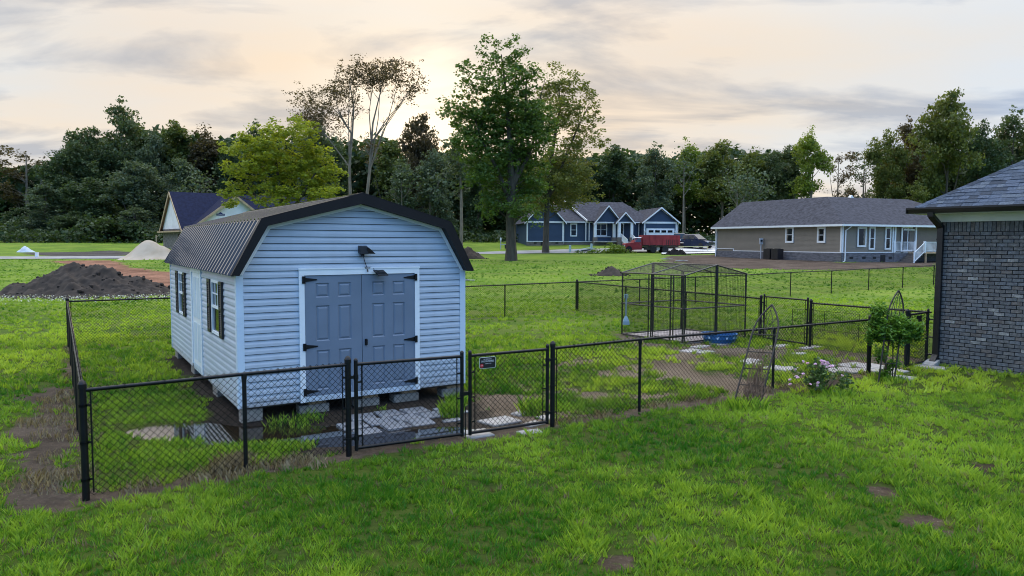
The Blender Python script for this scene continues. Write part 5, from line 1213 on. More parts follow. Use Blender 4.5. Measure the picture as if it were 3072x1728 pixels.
# --- house under construction at the left
CO_ = np.array((-38.3, 83.7)); CYAW = R(38); CZ = T1(*CO_)-.1
ch = thing('unfinished_house', 'unfinished house in white wrap with a steep navy roof', 'house', (*CO_, CZ), CYAW)
CW, CL, CE, CR = 10.4, 19.0, 2.75, 7.15
MB().box(0, CL, 0, CW, -.6, CE).done('wall', MT['stonev'], ch)
for x in (.0,): 
    MB().ext([(-.05,.0,CE), (-.05,CW/2,CR), (-.05,CW,CE)], (.12,0,0)).done('gable_wrap', MT['wrap'], ch)
s = (CR-CE)/(CW/2)
for a, b in ((-.45, CW/2), (CW+.45, CW/2)):
    roofpl(ch, [(-.32,a,CE-.45*s+.15), (CL+.5,a,CE-.45*s+.15), (CL+.5,b,CR+.15), (-.32,b,CR+.15)], MT['asphn'], .1)
    MB().bar((-.35,a,CE-.45*s+.02), (-.35,b,CR+.02), .06, .26).done('rake_board', MT['rawfascia'], ch)
    MB().ext([(-.31,a,CE-.45*s+.02),(-.31,b,CR+.02),(-.06,b,CR+.02),(-.06,a,CE-.45*s+.02)], (0,0,-.02)).done('soffit_sheathing', MT['brownsoff'], ch)
MB().bar((-.56,-.5,CE-.33), (-.56,CW+.5,CE-.33), .10, .16).done('fascia_lumber', MT['rawfascia'], ch); MB().box(-.55,-.06,-.4,CW+.4,CE-.22,CE-.20).done('soffit_sheathing', MT['brownsoff'], ch)
MB().bar((-.56,-.5,CE-.33), (CL,-.5,CE-.33), .10, .16).done('fascia_lumber', MT['rawfascia'], ch)
def logo(parent, x, y, z, out, w=.95, tilt=0.):
    """house shaped print on the wrap with lettering"""
    lg = put('wrap_logo', None, parent, (x, y, z)); lg.rotation_euler = (0, tilt, 0)
    MB().ext([(-w/2,-.012,0),(w/2,-.012,0),(w/2,-.012,w*.25),(w*.28,-.012,w*.25),(0,-.012,w*.45),(-w*.28,-.012,w*.25),(-w/2,-.012,w*.25)], (0,.008,0)).done('print', MT['logo'], lg)
    text("LOWE'S", w*.24, lg, 0, -.014, w*.12, MT['signw'])
def cgable(x0, x1, yf, zp):
    xm = (x0+x1)/2; s = (zp-CE)/(xm-x0)
    MB().ext([(x0,yf,CE),(x1,yf,CE),(xm,yf,zp)], (0,.1,0)).done('gable_wrap', MT['wrap'], ch)
    MB().box(x0+.2,x1-.2,yf,yf+3,-.6,CE).done('wing_wall', MT['stonev'], ch)
    for a in (x0, x1):
        e = -.5 if a == x0 else .5
        roofpl(ch, [(a+e,yf-.5,CE-.5*s+.15),(a+e,yf+6,CE-.5*s+.15),(xm,yf+6,zp+.15),(xm,yf-.5,zp+.15)], MT['asphn'], .1)
        MB().bar((a+e,yf-.53,CE-.5*s+.02), (xm,yf-.53,zp+.02), .06, .26).done('rake_board', MT['rawfascia'], ch)
    return xm
cgable(.6, 10.6, -1.0, 6.6); cgable(10.6, 18.8, -1.6, 6.5)
for x, z in ((2.6,3.1),(4.3,3.1),(3.9,4.3)): logo(ch, x, -1.015, z, None)
logo(ch, 14.3, -1.615, 5.0, None, 1.1, R(-60)); logo(ch, 15.6, -1.615, 4.6, None, 1.0, R(-30))
M = MB(); M.box(-.06,-.02,2.0,2.5,.9,2.1); M.done('window_opening', MT['dark'], ch)
g_ = G(470,742); lp = thing('lumber_post', 'upright raw lumber post standing in the field near the unfinished house', 'post', (*g_, T1(*g_))); M = MB(); M.box(-.07,.07,-.07,.07,-.1,1.6); M.bar((.0,0,1.3),(.5,0,1.65),.09,.05); M.done('post_timber', MT['rawfascia'], lp)
# ------------------------------------------------------------------ heaps of earth and sand
MT['topsoil'] = mat('dark_topsoil', (.014,.010,.008), .95, .5, 2.2, 1., 5, col2=(.048,.035,.026)); MT['sandm'] = mat('pale_sand', (.34,.265,.185), .95, .12, .9, .3, 8, col2=(.44,.37,.285), v2=.42); MT['brownsoil'] = mat('brown_soil', (.040,.029,.021), .95, .5, 3, 1., 6)
def heap(name, label, cat, c, bumps, rough, m, group=None, res=.075, sharp=1.):
    """bumps: (dx, dy, rx, ry, h)"""
    t = thing(name, label, cat, (c[0], c[1], 0), 0, group)
    x0 = min(b[0]-b[2]*1.25 for b in bumps); x1 = max(b[0]+b[2]*1.25 for b in bumps); y0 = min(b[1]-b[3]*1.25 for b in bumps); y1 = max(b[1]+b[3]*1.25 for b in bumps)
    gx = np.arange(x0, x1, res); gy = np.arange(y0, y1, res); X, Y = np.meshgrid(gx, gy); H = np.zeros(X.shape)
    for bx, by, rx, ry, h in bumps:
        q = np.hypot((X-bx)/rx, (Y-by)/ry); H = np.maximum(H, h*np.clip(1-q**1.15, -.3, 1)**1 if sharp > .5 else h*np.exp(-q*q*2.2)*1.05-.06*h)
    k = np.clip(H/.35, 0, 1)
    H = H + k*((fbm(X*.8+c[0], Y*.8, 3, 3)-.5)*rough*1.5 + (fbm(X*2.7+c[0], Y*2.7, 8, 3)-.5)*rough*1.0 + (fbm(X*9+c[0], Y*9, 18, 2)-.5)*rough*.55)
    Z = T(X+c[0], Y+c[1]) + np.where(H > .0, H, -.35) - .04
    n, mm = X.shape; idx = np.arange(n*mm).reshape(n, mm); Fq = np.stack([idx[:-1,:-1], idx[:-1,1:], idx[1:,1:], idx[1:,:-1]], -1).reshape(-1, 4)
    if rough > .12:      # clods lying on the flanks and round the foot
        rr = np.random.default_rng(int(abs(c[0])*10)); M = MB(); n_ = int(220 if rough > .3 else 60); u = rr.uniform(x0, x1, n_); v = rr.uniform(y0, y1, n_)
        for a, b in zip(u, v):
            ii, jj = min(int((b-y0)/res), X.shape[0]-1), min(int((a-x0)/res), X.shape[1]-1)
            if H[ii, jj] > -.25: s_ = rr.uniform(.03, .11); M.ball((a, b, max(Z[ii, jj], T1(a+c[0], b+c[1]))+s_*.2), s_, rr.uniform(.6, 1.), 6, 3)
        M.done('clods', m, t, kind='stuff')
    keep = (H.ravel()[Fq].max(1) > -.02); o = put(name + '_body', npmesh(name, np.stack([X, Y, Z], -1).reshape(-1, 3), Fq[keep], m, smooth=True), t)
    return t
mc = G(215, 897); heap('earth_mound', 'large dark mound of topsoil behind the back fence', 'mound', (mc[0]-.3, mc[1]+2.2), [(-.95,.2,2.6,2.2,1.42), (.0,.3,2.6,2.2,1.36), (1.6,.3,2.2,1.9,.80), (-2.1,-.1,2.3,1.9,1.0), (-1.4,-.6,2.2,1.6,1.1), (.5,-.5,3.6,1.9,.75)], .38, MT['topsoil'], 'heaps of soil on the building plots')
s_ = G(425, 779); heap('sand_pile', 'pale smooth sand pile in front of the unfinished house', 'sand pile', (s_[0], s_[1]+1.6), [(-.15,0,2.55,2.0,1.78), (.8,.1,2.3,1.7,1.25)], .07, MT['sandm'], res=.12, sharp=0)
b_ = G(1408, 776); heap('earth_mound', 'brown soil heap right beside the shed roof edge', 'mound', (b_[0], b_[1]+1.0), [(-.2,0,1.5,1.2,1.15), (.5,0,1.1,1.0,.6)], .18, MT['brownsoil'], 'heaps of soil on the building plots')
b_ = G(1836, 830); heap('earth_mound', 'small dark soil heap behind the dog kennel', 'mound', (b_[0], b_[1]+.6), [(0,0,.95,.8,.62), (-.5,0,.7,.6,.35)], .14, MT['brownsoil'], 'heaps of soil on the building plots')
MT['plastic'] = mat('black_plastic_sheet', (.005,.005,.006), .75, .3, 5, .8, 6, spec=.12); MT['tarp'] = mat('pale_blue_tarp', (.42,.50,.58), .5, .2, 3, .8, 5)
b_ = G(2030, 764); heap('plastic_heap', 'black plastic covered heap behind the red truck', 'heap', (b_[0], b_[1]+.5), [(-.2,0,1.1,.8,.85), (.5,0,.9,.7,.6)], .16, MT['plastic'])
b_ = G(68, 756); heap('tarp_heap', 'pale tarp covered heap in the far left field', 'heap', (b_[0], b_[1]+.4), [(0,0,.95,.7,.8), (.6,0,.6,.5,.35)], .10, MT['tarp'])
g_ = G(111, 774); ub = thing('utility_box', 'small white utility box at the edge of the left road', 'utility box', (*g_, T1(*g_))); M = MB(); M.cham(-.13,.13,-.1,.1,-.05,.50,.02); M.box(-.14,.14,-.11,.11,.501,.54); M.done('box_case', MT['white'], ub)
MT['pedgreen'] = mat('pale_green_pedestal', (.42,.50,.44), .5, .1, 5)
for (u, v, h, la) in ((1710, 758, .80, 'pale green utility pedestal beside the second large tree'), (1774, 757, .95, 'taller pale utility pedestal beside the scrap heap')):
    g_ = G(u, v); pd = thing('utility_pedestal', la, 'pedestal', (*g_, T1(*g_)), 0, 'utility pedestals along the road'); M = MB(); M.cham(-.13,.13,-.13,.13,-.05,h,.02); M.done('pedestal_body', MT['pedgreen'], pd); M = MB(); M.loft([[(-.145,-.145,h),(.145,-.145,h),(.145,.145,h),(-.145,.145,h)],[(-.10,-.10,h+.09),(.10,-.10,h+.09),(.10,.10,h+.09),(-.10,.10,h+.09)]]); M.done('pedestal_cap', MT['pedgreen'], pd)
g_ = G(1754, 757); sc_ = thing('scrap_heap', 'low heap of scrap boards and pipe at the road edge', 'heap', (*g_, T1(*g_))); rg = random.Random(3)
for k in range(9):
    a = rg.uniform(-.25,.25); x = rg.uniform(-.7,.6); M = MB(); M.bar((x-.9*math.cos(a),rg.uniform(-.3,.3),.05+k*.03), (x+.9*math.cos(a),rg.uniform(-.3,.3),.12+k*.045+.5*a), rg.uniform(.06,.16), .05); M.done('scrap_board', [MT['white'],MT['bark'],MT['plastic'],MT['pedgreen']][k%4], sc_)
g_ = G(1860, 759); pc = thing('loose_pipe', 'pale pipe lying in tall weeds left of the red truck', 'pipe', (*g_, T1(*g_))); M = MB(); M.tube([(-1.6,0,.30),(1.3,.1,.26)], .13, 10); M.done('pipe_length', MT['pedgreen'], pc)
g_ = G(1502, 747); mb = thing('mailbox_post', 'white post with a small dark mailbox beside the big tree', 'mailbox', (*g_, T1(*g_))); M = MB(); M.box(-.06,.06,-.06,.06,-.05,1.5); M.bar((0,0,.6),(1.5,0,.6),.06,.08); M.box(1.4,1.5,-.06,.06,-.05,.6); M.done('post_frame', MT['meter'], mb); M = MB(); M.box(.5,1.5,-.2,.2,.08,.55); M.done('mailbox_body', MT['shutter'], mb); M = MB(); M.box(-.10,.10,-.075,-.062,1.1,1.4); M.done('number_plate', MT['white'], mb)
MT['yellow'] = mat('pale_yellow_pipe', (.62,.58,.30), .5, .15, 3)
pa, pb_ = A(2022, 739.5, 86.5), A(2125, 738, 86.5); br = thing('barrier_rail', 'thin pale yellow rail on two legs in front of the parked cars', 'barrier', (pa[0], pa[1], T1(pa[0], pa[1]))); z_ = pa[2]-br.location.z
M = MB(); M.bar((0,0,z_),(pb_[0]-pa[0],0,z_),.08); M.done('rail_bar', MT['yellow'], br)
for x in (.05, pb_[0]-pa[0]-.05): M = MB(); M.bar((x,.05,0),(x,.05,z_-.041),.06); M.done('leg', MT['yellow'], br)
M = MB(); M.bar((.0,.05,.3), (1.2,.05,z_-.05), .06); M.done('brace', MT['yellow'], br)
for (u, v, la) in ((1396, 843, 'pale broken board lying in the grass right of the shed'), (2000, 779, 'pale plank lying on the mud in front of the red truck'), (2045, 786, 'second pale plank on the mud near the tan house')):
    g_ = G(u, v); bd = thing('loose_board', la, 'board', (*g_, T1(*g_)+.03), rg.uniform(-.5,.5), 'loose boards on the ground'); M = MB(); M.cham(-.55,.55,-.09,.09,0,.05,.008); M.done('board_body', MT['conc'], bd); M = MB(); M.bar((-.35,.05,.07),(.2,-.12,.075),.08,.03); M.done('batten', MT['conc'], bd)

# ------------------------------------------------------------------ vehicles
MT['red'] = mat('faded_red_truck_paint', (.27,.016,.020), .45, .18, 1.5, spec=.5); MT['redbox'] = mat('weathered_red_panel', (.20,.015,.018), .6, .2, 1.2, col2=(.30,.028,.030)); MT['rust'] = mat('dark_rusty_chassis', (.035,.025,.020), .85, .4, 5); MT['tyre'] = mat('black_rubber', (.014,.014,.014), .85, .2, 10); MT['rimp'] = mat('pale_wheel_rim', (.42,.40,.36), .6, .25, 6); MT['chrome'] = mat('dull_chrome', (.5,.5,.5), .25, .1, 5, metal=.9); MT['carnavy'] = mat('dark_car_paint', (.012,.014,.024), .22, .1, 2, coat=.6); MT['carblue'] = mat('deep_blue_car_paint', (.012,.020,.055), .18, .1, 2, coat=.6); MT['lens'] = mat('clear_lamp_lens', (.65,.66,.68), .12, .05, 5); MT['redlens'] = mat('red_lamp_lens', (.4,.01,.01), .2, .05, 5); MT['cglass'] = mat('tinted_car_glass', (.02,.024,.03), .05, .1, 2, spec=.8)
def wheel(parent, x, y, r, w, side, name='wheel'):
    wd = put(name, None, parent, (x, y, r)); M = MB(); o = .5*w
    M.loft([[(rr*math.cos(2*math.pi*k/20), yy, rr*math.sin(2*math.pi*k/20)) for k in range(20)] for rr, yy in ((r*.60,-o),(r*.90,-o),(r,-o*.7),(r,o*.7),(r*.9,o),(r*.6,o))]); M.done('tyre', MT['tyre'], wd, True)
    M = MB(); yy = side*o*.95; M.loft([[(rr*math.cos(2*math.pi*k/16), q, rr*math.sin(2*math.pi*k/16)) for k in range(16)] for rr, q in ((r*.60,yy),(r*.52,yy*.55),(r*.22,yy*.6),(r*.18,yy*.95),(r*.03,yy*.96))]); M.done('rim', MT['rimp'], wd, True)
tx, ty = A(1870, 760, 84.3)[:2]; tz = T1(tx+3, ty)
trk = thing('grain_truck', 'old red truck with a tall red box bed parked before the navy house', 'truck', (tx, ty, tz), R(3))
# nose points to -x; box behind
M = MB(); prof = [(.06,.42),(.02,.62),(.05,.98),(.14,1.10),(1.0,1.19),(1.02,1.22),(1.98,1.22),(2.0,.38),(1.05,.36)]
w = .92
M.loft([[(x+.05 if 0 else x, y, z) for x, z in prof] for y in (-w, -w+.06, w-.06, w)]); M.done('cab_body', MT['red'], trk)
M = MB(); base = [(1.02,-.86,1.221),(1.96,-.86,1.221),(1.96,.86,1.221),(1.02,.86,1.221)]; top = [(1.34,-.74,1.74),(1.94,-.74,1.76),(1.94,.74,1.76),(1.34,.74,1.74)]; M.loft([base, top]); M.done('cab_top', MT['red'], trk)
M = MB(); M.loft([[(1.30,-.80,1.72+.02),(1.97,-.80,1.745),(1.97,.80,1.745),(1.30,.80,1.74)],[(1.36,-.72,1.80),(1.93,-.72,1.82),(1.93,.72,1.82),(1.36,.72,1.80)]]); M.done('cab_roof', MT['white'], trk)
M = MB(); M.add([(1.075,-.78,1.25),(1.075,.78,1.25),(1.318,.70,1.70),(1.318,-.70,1.70)], [(0,1,2,3)]); M.add([(1.06,-.78,1.25),(1.06,.78,1.25),(1.30,.70,1.70),(1.30,-.70,1.70)], [(0,1,2,3)]); M.done('windscreen', MT['cglass'], trk)
for s in (-1, 1):
    M = MB(); M.ext([(1.20,s*.868,1.26),(1.86,s*.868,1.26),(1.86,s*.765,1.68),(1.42,s*.765,1.68)], (0,s*.008,0)); M.done('side_window', MT['cglass'], trk)
    M = MB(); M.ext([(1.10,s*.921,.50),(1.93,s*.921,.50),(1.93,s*.921,1.17),(1.10,s*.921,1.17)], (0,s*.014,0)); d_ = M.done('door', MT['red'], trk); M = MB(); M.box(1.72,1.84,s*.955-.012,s*.955+.012,1.0,1.04); M.done('handle', MT['chrome'], d_)
    M = MB(); M.loft([[(.46+rr*math.cos(R(a)), yy, .40+rr*math.sin(R(a))) for a in range(-10, 191, 20)] for rr, yy in ((.52,s*.80),(.52,s*.99),(.43,s*.99),(.43,s*.80))]); M.done('wheel_arch', MT['red'], trk)
    M = MB(); M.tube([(-.0,s*.66,.80),(.07,s*.66,.80)], .10, 10); M.done('headlight', MT['lens'], trk)
    M = MB(); M.bar((1.2,s*.92,1.3),(1.12,s*1.12,1.35),.03); M.box(1.09,1.13,s*1.12-.08,s*1.12+.08,1.26,1.52); M.done('mirror', MT['chrome'], trk)
M = MB(); M.box(-.02,.05,-.55,.55,.66,.92); M.done('grille', MT['chrome'], trk); M = MB(); M.cham(-.95,.95,-.08,.06,0,.16,.02); o = M.done('bumper', MT['white'], trk); o.location = (-.06,0,.40); o.rotation_euler = (0,0,-math.pi/2)
M = MB(); M.box(.3,6.1,-.40,-.30,.52,.70); M.box(.3,6.1,.30,.40,.52,.70); M.box(2.02,6.3,-.95,.95,.72,.84); M.box(2.3,3.0,-.9,-.45,.35,.71); M.box(3.3,3.4,-.8,.8,.5,.71); M.done('chassis', MT['rust'], trk)
bed = put('cargo_box', None, trk); BX0, BX1 = 2.06, 6.45
MB().box(BX0,BX1,-1.0,1.0,.845,.92).done('bed_floor', MT['rust'], bed)
n = 11; st = (BX1-BX0)/n
for s in (-1, 1):
    for k in range(n): M = MB(); y = s*1.0; M.box(BX0+k*st+.004, BX0+(k+1)*st-.004, y-.02+(.004 if k%2 else 0), y+.02+(.004 if k%2 else 0), .921, 2.08 - (.03 if k > 8 else 0)); M.done('side_panel', MT['redbox'], bed)
    for k in range(0, n+1, 2): M = MB(); x = BX0+k*st; M.box(x-.03,x+.03,s*1.026-.0,s*1.026+.04 if s > 0 else s*1.026+.001,.86,2.06) if s > 0 else M.box(x-.03,x+.03,-1.066,-1.026,.86,2.06); M.done('side_stake', MT['redbox'], bed)
for k in range(7): M = MB(); x = BX1-1.62+k*.22; M.box(x,x+.07,-1.05,-1.026,.95,1.55); M.done('rack_slat', MT['rust'], bed)
MB().box(BX0,BX0+.05,-.98,.98,.921,2.07).done('front_board', MT['redbox'], bed); MB().box(BX1-.05,BX1,-.98,.98,.921,2.03).done('tailgate', MT['redbox'], bed)
for x in (.46, 3.35, 4.75):
    for s in (-1, 1): wheel(trk, x, s*.82, .39, .26, s)
M = MB(); M.tube([(3.95,-.75,.5),(3.95,-.62,.5)], .22, 10); M.done('spare_hub', MT['rimp'], trk)

def suv(label, x, y, yaw, paint):
    t = thing('parked_suv', label, 'car', (x, y, T1(x, y)+.07), yaw, 'dark cars parked by the navy house')
    # nose to +x, 4.7 m long
    low = [(-2.30,.42),(-2.34,.70),(-2.28,1.02),(-2.15,1.10),(.78,1.10),(1.0,1.06),(2.05,.95),(2.28,.82),(2.33,.55),(2.26,.36),(1.9,.28),(-1.95,.28)]
    M = MB(); M.loft([[(px*(.97 if abs(yy) > .85 else 1), yy, pz) for px, pz in low] for yy in (-.93,-.84,.84,.93)]); M.done('body', paint, t, True)
    M = MB(); M.loft([[(-2.12,-.83,1.101),(1.0,-.83,1.08),(1.0,.83,1.08),(-2.12,.83,1.101)],[(-2.0,-.68,1.66),(.12,-.68,1.70),(.12,.68,1.70),(-2.0,.68,1.66)],[(-1.9,-.60,1.72),(.02,-.60,1.75),(.02,.60,1.75),(-1.9,.60,1.72)]]); M.done('cabin', paint, t)
    M = MB(); M.ext([(.97,-.74,1.12),(.97,.74,1.12),(.20,.62,1.66),(.20,-.62,1.66)], (.012,0,.012)); M.done('windscreen', MT['cglass'], t)
    M = MB(); M.ext([(-2.115,-.72,1.16),(-2.115,.72,1.16),(-2.015,.62,1.60),(-2.015,-.62,1.60)], (-.012,0,.004)); M.done('rear_window', MT['cglass'], t)
    for s in (-1, 1):
        M = MB(); M.ext([(-1.95,s*.832,1.14),(-.62,s*.832,1.14),(-.66,s*.71,1.60),(-1.86,s*.71,1.58)], (0,s*.012,0)); M.done('side_window', MT['cglass'], t)
        M = MB(); M.ext([(-.52,s*.832,1.14),(.72,s*.832,1.13),(.12,s*.71,1.60),(-.56,s*.71,1.60)], (0,s*.012,0)); M.done('side_window', MT['cglass'], t)
        for x0, x1 in ((-1.25,-.10), (-.08,.95)): M = MB(); M.box(x0+.01,x1-.01,s*.935-.006,s*.935+.006,.40,1.08); d_ = M.done('door', paint, t); M = MB(); M.box(x0+.1,x0+.28,s*.95-.012,s*.95+.012,.92,.95); M.done('handle', MT['chrome'], d_)
        M = MB(); M.box(2.10,2.30,s*.66-.18,s*.66+.18,.74,.86); M.done('headlight', MT['lens'], t); M = MB(); M.box(-2.345,-2.22,s*.76-.10,s*.76+.10,.78,1.05); M.done('tail_light', MT['redlens'], t)
        M = MB(); M.box(.55,.72,s*1.0-.09,s*1.0+.09,1.10,1.24); M.done('mirror', paint, t)
        for xx in (-1.42, 1.42): wheel(t, xx, s*.83, .36, .22, s)
    M = MB(); M.box(2.285,2.335,-.45,.45,.56,.74); M.done('grille', MT['shutter'], t); M = MB(); M.cham(-.85,.85,-.05,.05,0,.14,.02); o = M.done('bumper', MT['chrome'], t); o.location = (-2.36,0,.42); o.rotation_euler = (0,0,-math.pi/2); M = MB(); M.box(-2.36,-2.345,-.25,.25,.80,.92); M.done('number_plate', MT['white'], t)
p1_ = A(2056, 738, 92.5); suv('dark car half hidden behind the red truck box, tail towards the yard', p1_[0]-.4, 92.8, R(68), MT['carnavy'])
p2_ = A(2088, 744, 89.5); suv('deep blue car with its pale bonnet pointing at the tan house', p2_[0]+.1, 90.0, R(-52), MT['carblue'])
# ------------------------------------------------------------------ trees
MT['lf_dark'] = leafmat('leaf_dark', (.036,.060,.026), (.090,.135,.052), .28); MT['lf_blue'] = leafmat('leaf_blue_green', (.056,.084,.050), (.125,.170,.092), .28)
MT['lf_olive'] = leafmat('leaf_olive', (.066,.090,.022), (.160,.190,.046), .34); MT['lf_yellow'] = leafmat('leaf_yellow_green', (.120,.170,.018), (.360,.395,.045), .42)
MT['lf_maple'] = leafmat('leaf_maple', (.045,.090,.022), (.140,.215,.042), .36); MT['lf_brown'] = leafmat('leaf_bronze', (.055,.042,.025), (.120,.095,.045), .34)
MT['lf_bright'] = leafmat('leaf_fresh', (.070,.125,.016), (.180,.250,.036), .36)
def inlobe(rng, n, lobes, shell=.4):
    w = np.array([l[3]*l[4]*l[5]*(l[6] if len(l) > 6 else 1) for l in lobes])**.8; w /= w.sum(); k = rng.choice(len(lobes), n, p=w); L_ = np.array([l[:6] for l in lobes])[k]
    q = rng.normal(size=(n, 3)); q /= np.linalg.norm(q, axis=1)[:, None]; q *= (rng.random(n)**shell)[:, None]
    return L_[:, :3] + q*L_[:, 3:6]
def tree_mesh(name, lobes, trunks, tips, leafn, lsize, clump, seed, bark, per=34, minz=0., limb=.5, leaf_up=.35, twig=True, asp=1.7):
    """trunks: [(points, radii)] polylines; branches run from the trunks to tips inside the lobes; leaves gather in clumps"""
    rng = np.random.default_rng(seed); M = MB()
    allp = []
    for pts, rad in trunks:
        M.tube(pts, rad, 8)
        P_ = np.array(pts, float); r_ = np.array(rad, float)
        for i in range(len(P_)-1):
            for t in np.linspace(0, 1, 6, endpoint=False): allp.append((*(P_[i]*(1-t)+P_[i+1]*t), r_[i]*(1-t)+r_[i+1]*t))
    allp = np.array(allp)
    tp = inlobe(rng, tips, lobes, .5); nodes = allp.copy()
    order = np.argsort(np.linalg.norm(tp - allp[len(allp)//2, :3], axis=1))
    for i in order:
        p = tp[i]
        # grow from a point on the existing limbs that lies lower and nearer the trunk
        cand = nodes[(nodes[:, 2] < p[2] - .12*abs(p[2])*limb) & (nodes[:, 2] > minz)]
        if len(cand) == 0: continue
        d = np.linalg.norm(cand[:, :3]-p, axis=1) + .8*np.maximum(0, np.hypot(cand[:,0]-p[0], cand[:,1]-p[1]) - (p[2]-cand[:,2])*1.2)
        c = cand[np.argmin(d)]; s = c[:3]; Lb = np.linalg.norm(p-s); r0 = min(c[3]*.6, .018*Lb+.02)
        m1 = s*.62 + p*.38 + rng.normal(size=3)*Lb*.05 + np.array((0,0,.06*Lb)); m2 = s*.28 + p*.72 + rng.normal(size=3)*Lb*.05 + np.array((0,0,.05*Lb))
        M.tube([s, m1, m2, p], [r0, r0*.72, r0*.48, r0*.18], 5, False)
        nodes = np.concatenate([nodes, np.array([(*m1, r0*.7), (*m2, r0*.5), (*p, r0*.25)])])
    tm = M.mesh(name+'_trunk', bark, True)
    # clumps of leaves
    nc = max(1, leafn//per); c1 = inlobe(rng, nc, lobes, .42); n2 = min(len(tp)*2, nc//2)
    if twig: c1[:n2] = tp[rng.integers(0, len(tp), n2)] + rng.normal(size=(n2, 3))*clump*.8
    c1 = c1[c1[:, 2] > minz*.6]; nc = len(c1)
    ct = rng.random(nc); sz = clump*(.5+.9*rng.random(nc))
    pts = np.repeat(c1, per, 0); g = rng.normal(size=pts.shape); g /= np.maximum(np.linalg.norm(g, axis=1)[:, None], 1e-6); g *= (rng.random(len(pts))**.5)[:, None]
    pts = pts + g*np.repeat(sz, per)[:, None]*np.array((1.15, 1.15, .62))
    tint = .15 + .5*np.repeat(ct, per) + .4*(rng.random(len(pts))-.25)
    V, Fc, t = leafcloud(pts, lsize, rng, up=leaf_up, aspect=asp, tint=tint)
    return tm, (V, Fc, t)
def put_tree(label, name, base, tm, cr, lm, group='trees at the edge of the wood', scale=None, rot=0., cat='tree'):
    t = thing(name, label, cat, base, rot, group, scale)
    put('trunk', tm, t); put('crown', cr if not isinstance(cr, tuple) else npmesh('crown', cr[0], cr[1], lm, {'tint': ('FLOAT', cr[2])}), t); return t
def D(x, y, dep, base=None):
    """photo position (2576 wide copy) at a depth, relative to a base point"""
    p = A(x*1.19255, y*1.19255, dep); return p if base is None else p - np.array(base)
def Dl(lst, dep, base, dy=.8):
    k = dep/FPX*1.19255; rng = np.random.default_rng(len(lst)*7+int(dep))
    return [(*(D(x, y, dep, base) + np.array((0, rng.uniform(-.6,.6)*rx*k, 0))), rx*k, rx*k*dy, ry*k, w) for x, y, rx, ry, w in lst]
# big maple in the field
mb_ = G(1533, 783); B_ = (mb_[0], mb_[1], T1(*mb_)-.05); dp = mb_[1]
lob = Dl([(1232,130,26,50,.30),(1292,145,36,50,.30),(1200,180,34,36,.25),(1260,215,66,56,.45),(1325,205,44,50,.40),(1165,165,20,24,.2),(1175,225,30,28,.25),(1150,285,46,46,.6),(1205,300,62,52,1.),(1290,290,92,70,1.2),(1345,320,56,66,.9),(1180,360,46,36,.6),(1255,385,88,52,1.1),(1340,400,56,46,.9),(1215,440,50,34,.7),(1290,465,78,46,.9),(1240,510,46,34,.6),(1310,530,56,36,.45),(1225,545,26,26,.35),(1355,470,36,36,.4)], dp, B_)
tp0 = D(1283, 600, dp, B_); 
trn = [([(0,0,-.3), (.02,0,1.2), (-.05,0,3.6), (.05,.1,6.5), (-.1,.1,10), (-.4,.2,14), (-.9,.2,18)], [.62,.46,.42,.36,.24,.13,.05]), ([(-.02,.05,5.6), (.6,.1,8.5), (1.2,.2,12), (1.3,.2,16)], [.24,.19,.12,.04]), ([(-.05,.0,5.0), (-1.2,-.2,8), (-2.6,-.2,10.5), (-3.2,-.2,12.5)], [.22,.16,.09,.04]), ([(0,.0,6.2), (1.6,.1,9.5), (2.6,.1,12.5)], [.2,.13,.05])]
tm, cr = tree_mesh('maple', lob, trn, 190, 35000, .26, .58, 5, MT['bark'], per=30, minz=2.2)
put_tree('big dark green maple with a thick trunk left of the navy house', 'maple_tree', B_, tm, cr, MT['lf_maple'], 'large trees standing in the field')
# second large tree behind it
b2_ = np.array(G(1637, 759)); B_ = (b2_[0], b2_[1], T1(*b2_)-.05); dp = b2_[1]
lob = Dl([(1400,180,32,30,.22),(1440,215,50,36,.28),(1400,235,50,40,.35),(1475,250,40,34,.32),(1430,290,60,36,.4),(1500,290,24,22,.3),(1380,300,40,40,.3),(1460,345,56,34,.28),(1500,350,38,30,.22),(1420,385,50,30,.35),(1470,400,40,26,.3),(1390,430,56,36,1.),(1440,450,50,36,1.),(1350,460,36,40,.9),(1400,500,60,34,1.),(1470,480,28,24,.7),(1480,500,18,18,.4),(1340,520,30,24,.5)], dp, B_)
trn = [([(0,0,-.3),(0,0,1.2),(.1,0,4.5),(.2,.1,8),(.9,.2,13),(1.6,.2,17),(1.3,.2,20)], [.50,.36,.32,.27,.18,.11,.03]), ([(.1,0,6.),(1.8,.1,10),(3.4,.1,14),(4.8,.1,17)], [.22,.15,.09,.04]), ([(.1,.1,6.5),(-1.2,.1,10),(-1.2,.1,16),(-.2,.1,20)], [.2,.14,.09,.03])]
tm, cr = tree_mesh('ash', lob, trn, 150, 19000, .29, .68, 8, MT['bark'], per=22, minz=3)
put_tree('tall thin leaved tree behind the big maple, airy at its top', 'ash_tree', B_, tm, cr, MT['lf_olive'], 'large trees standing in the field')
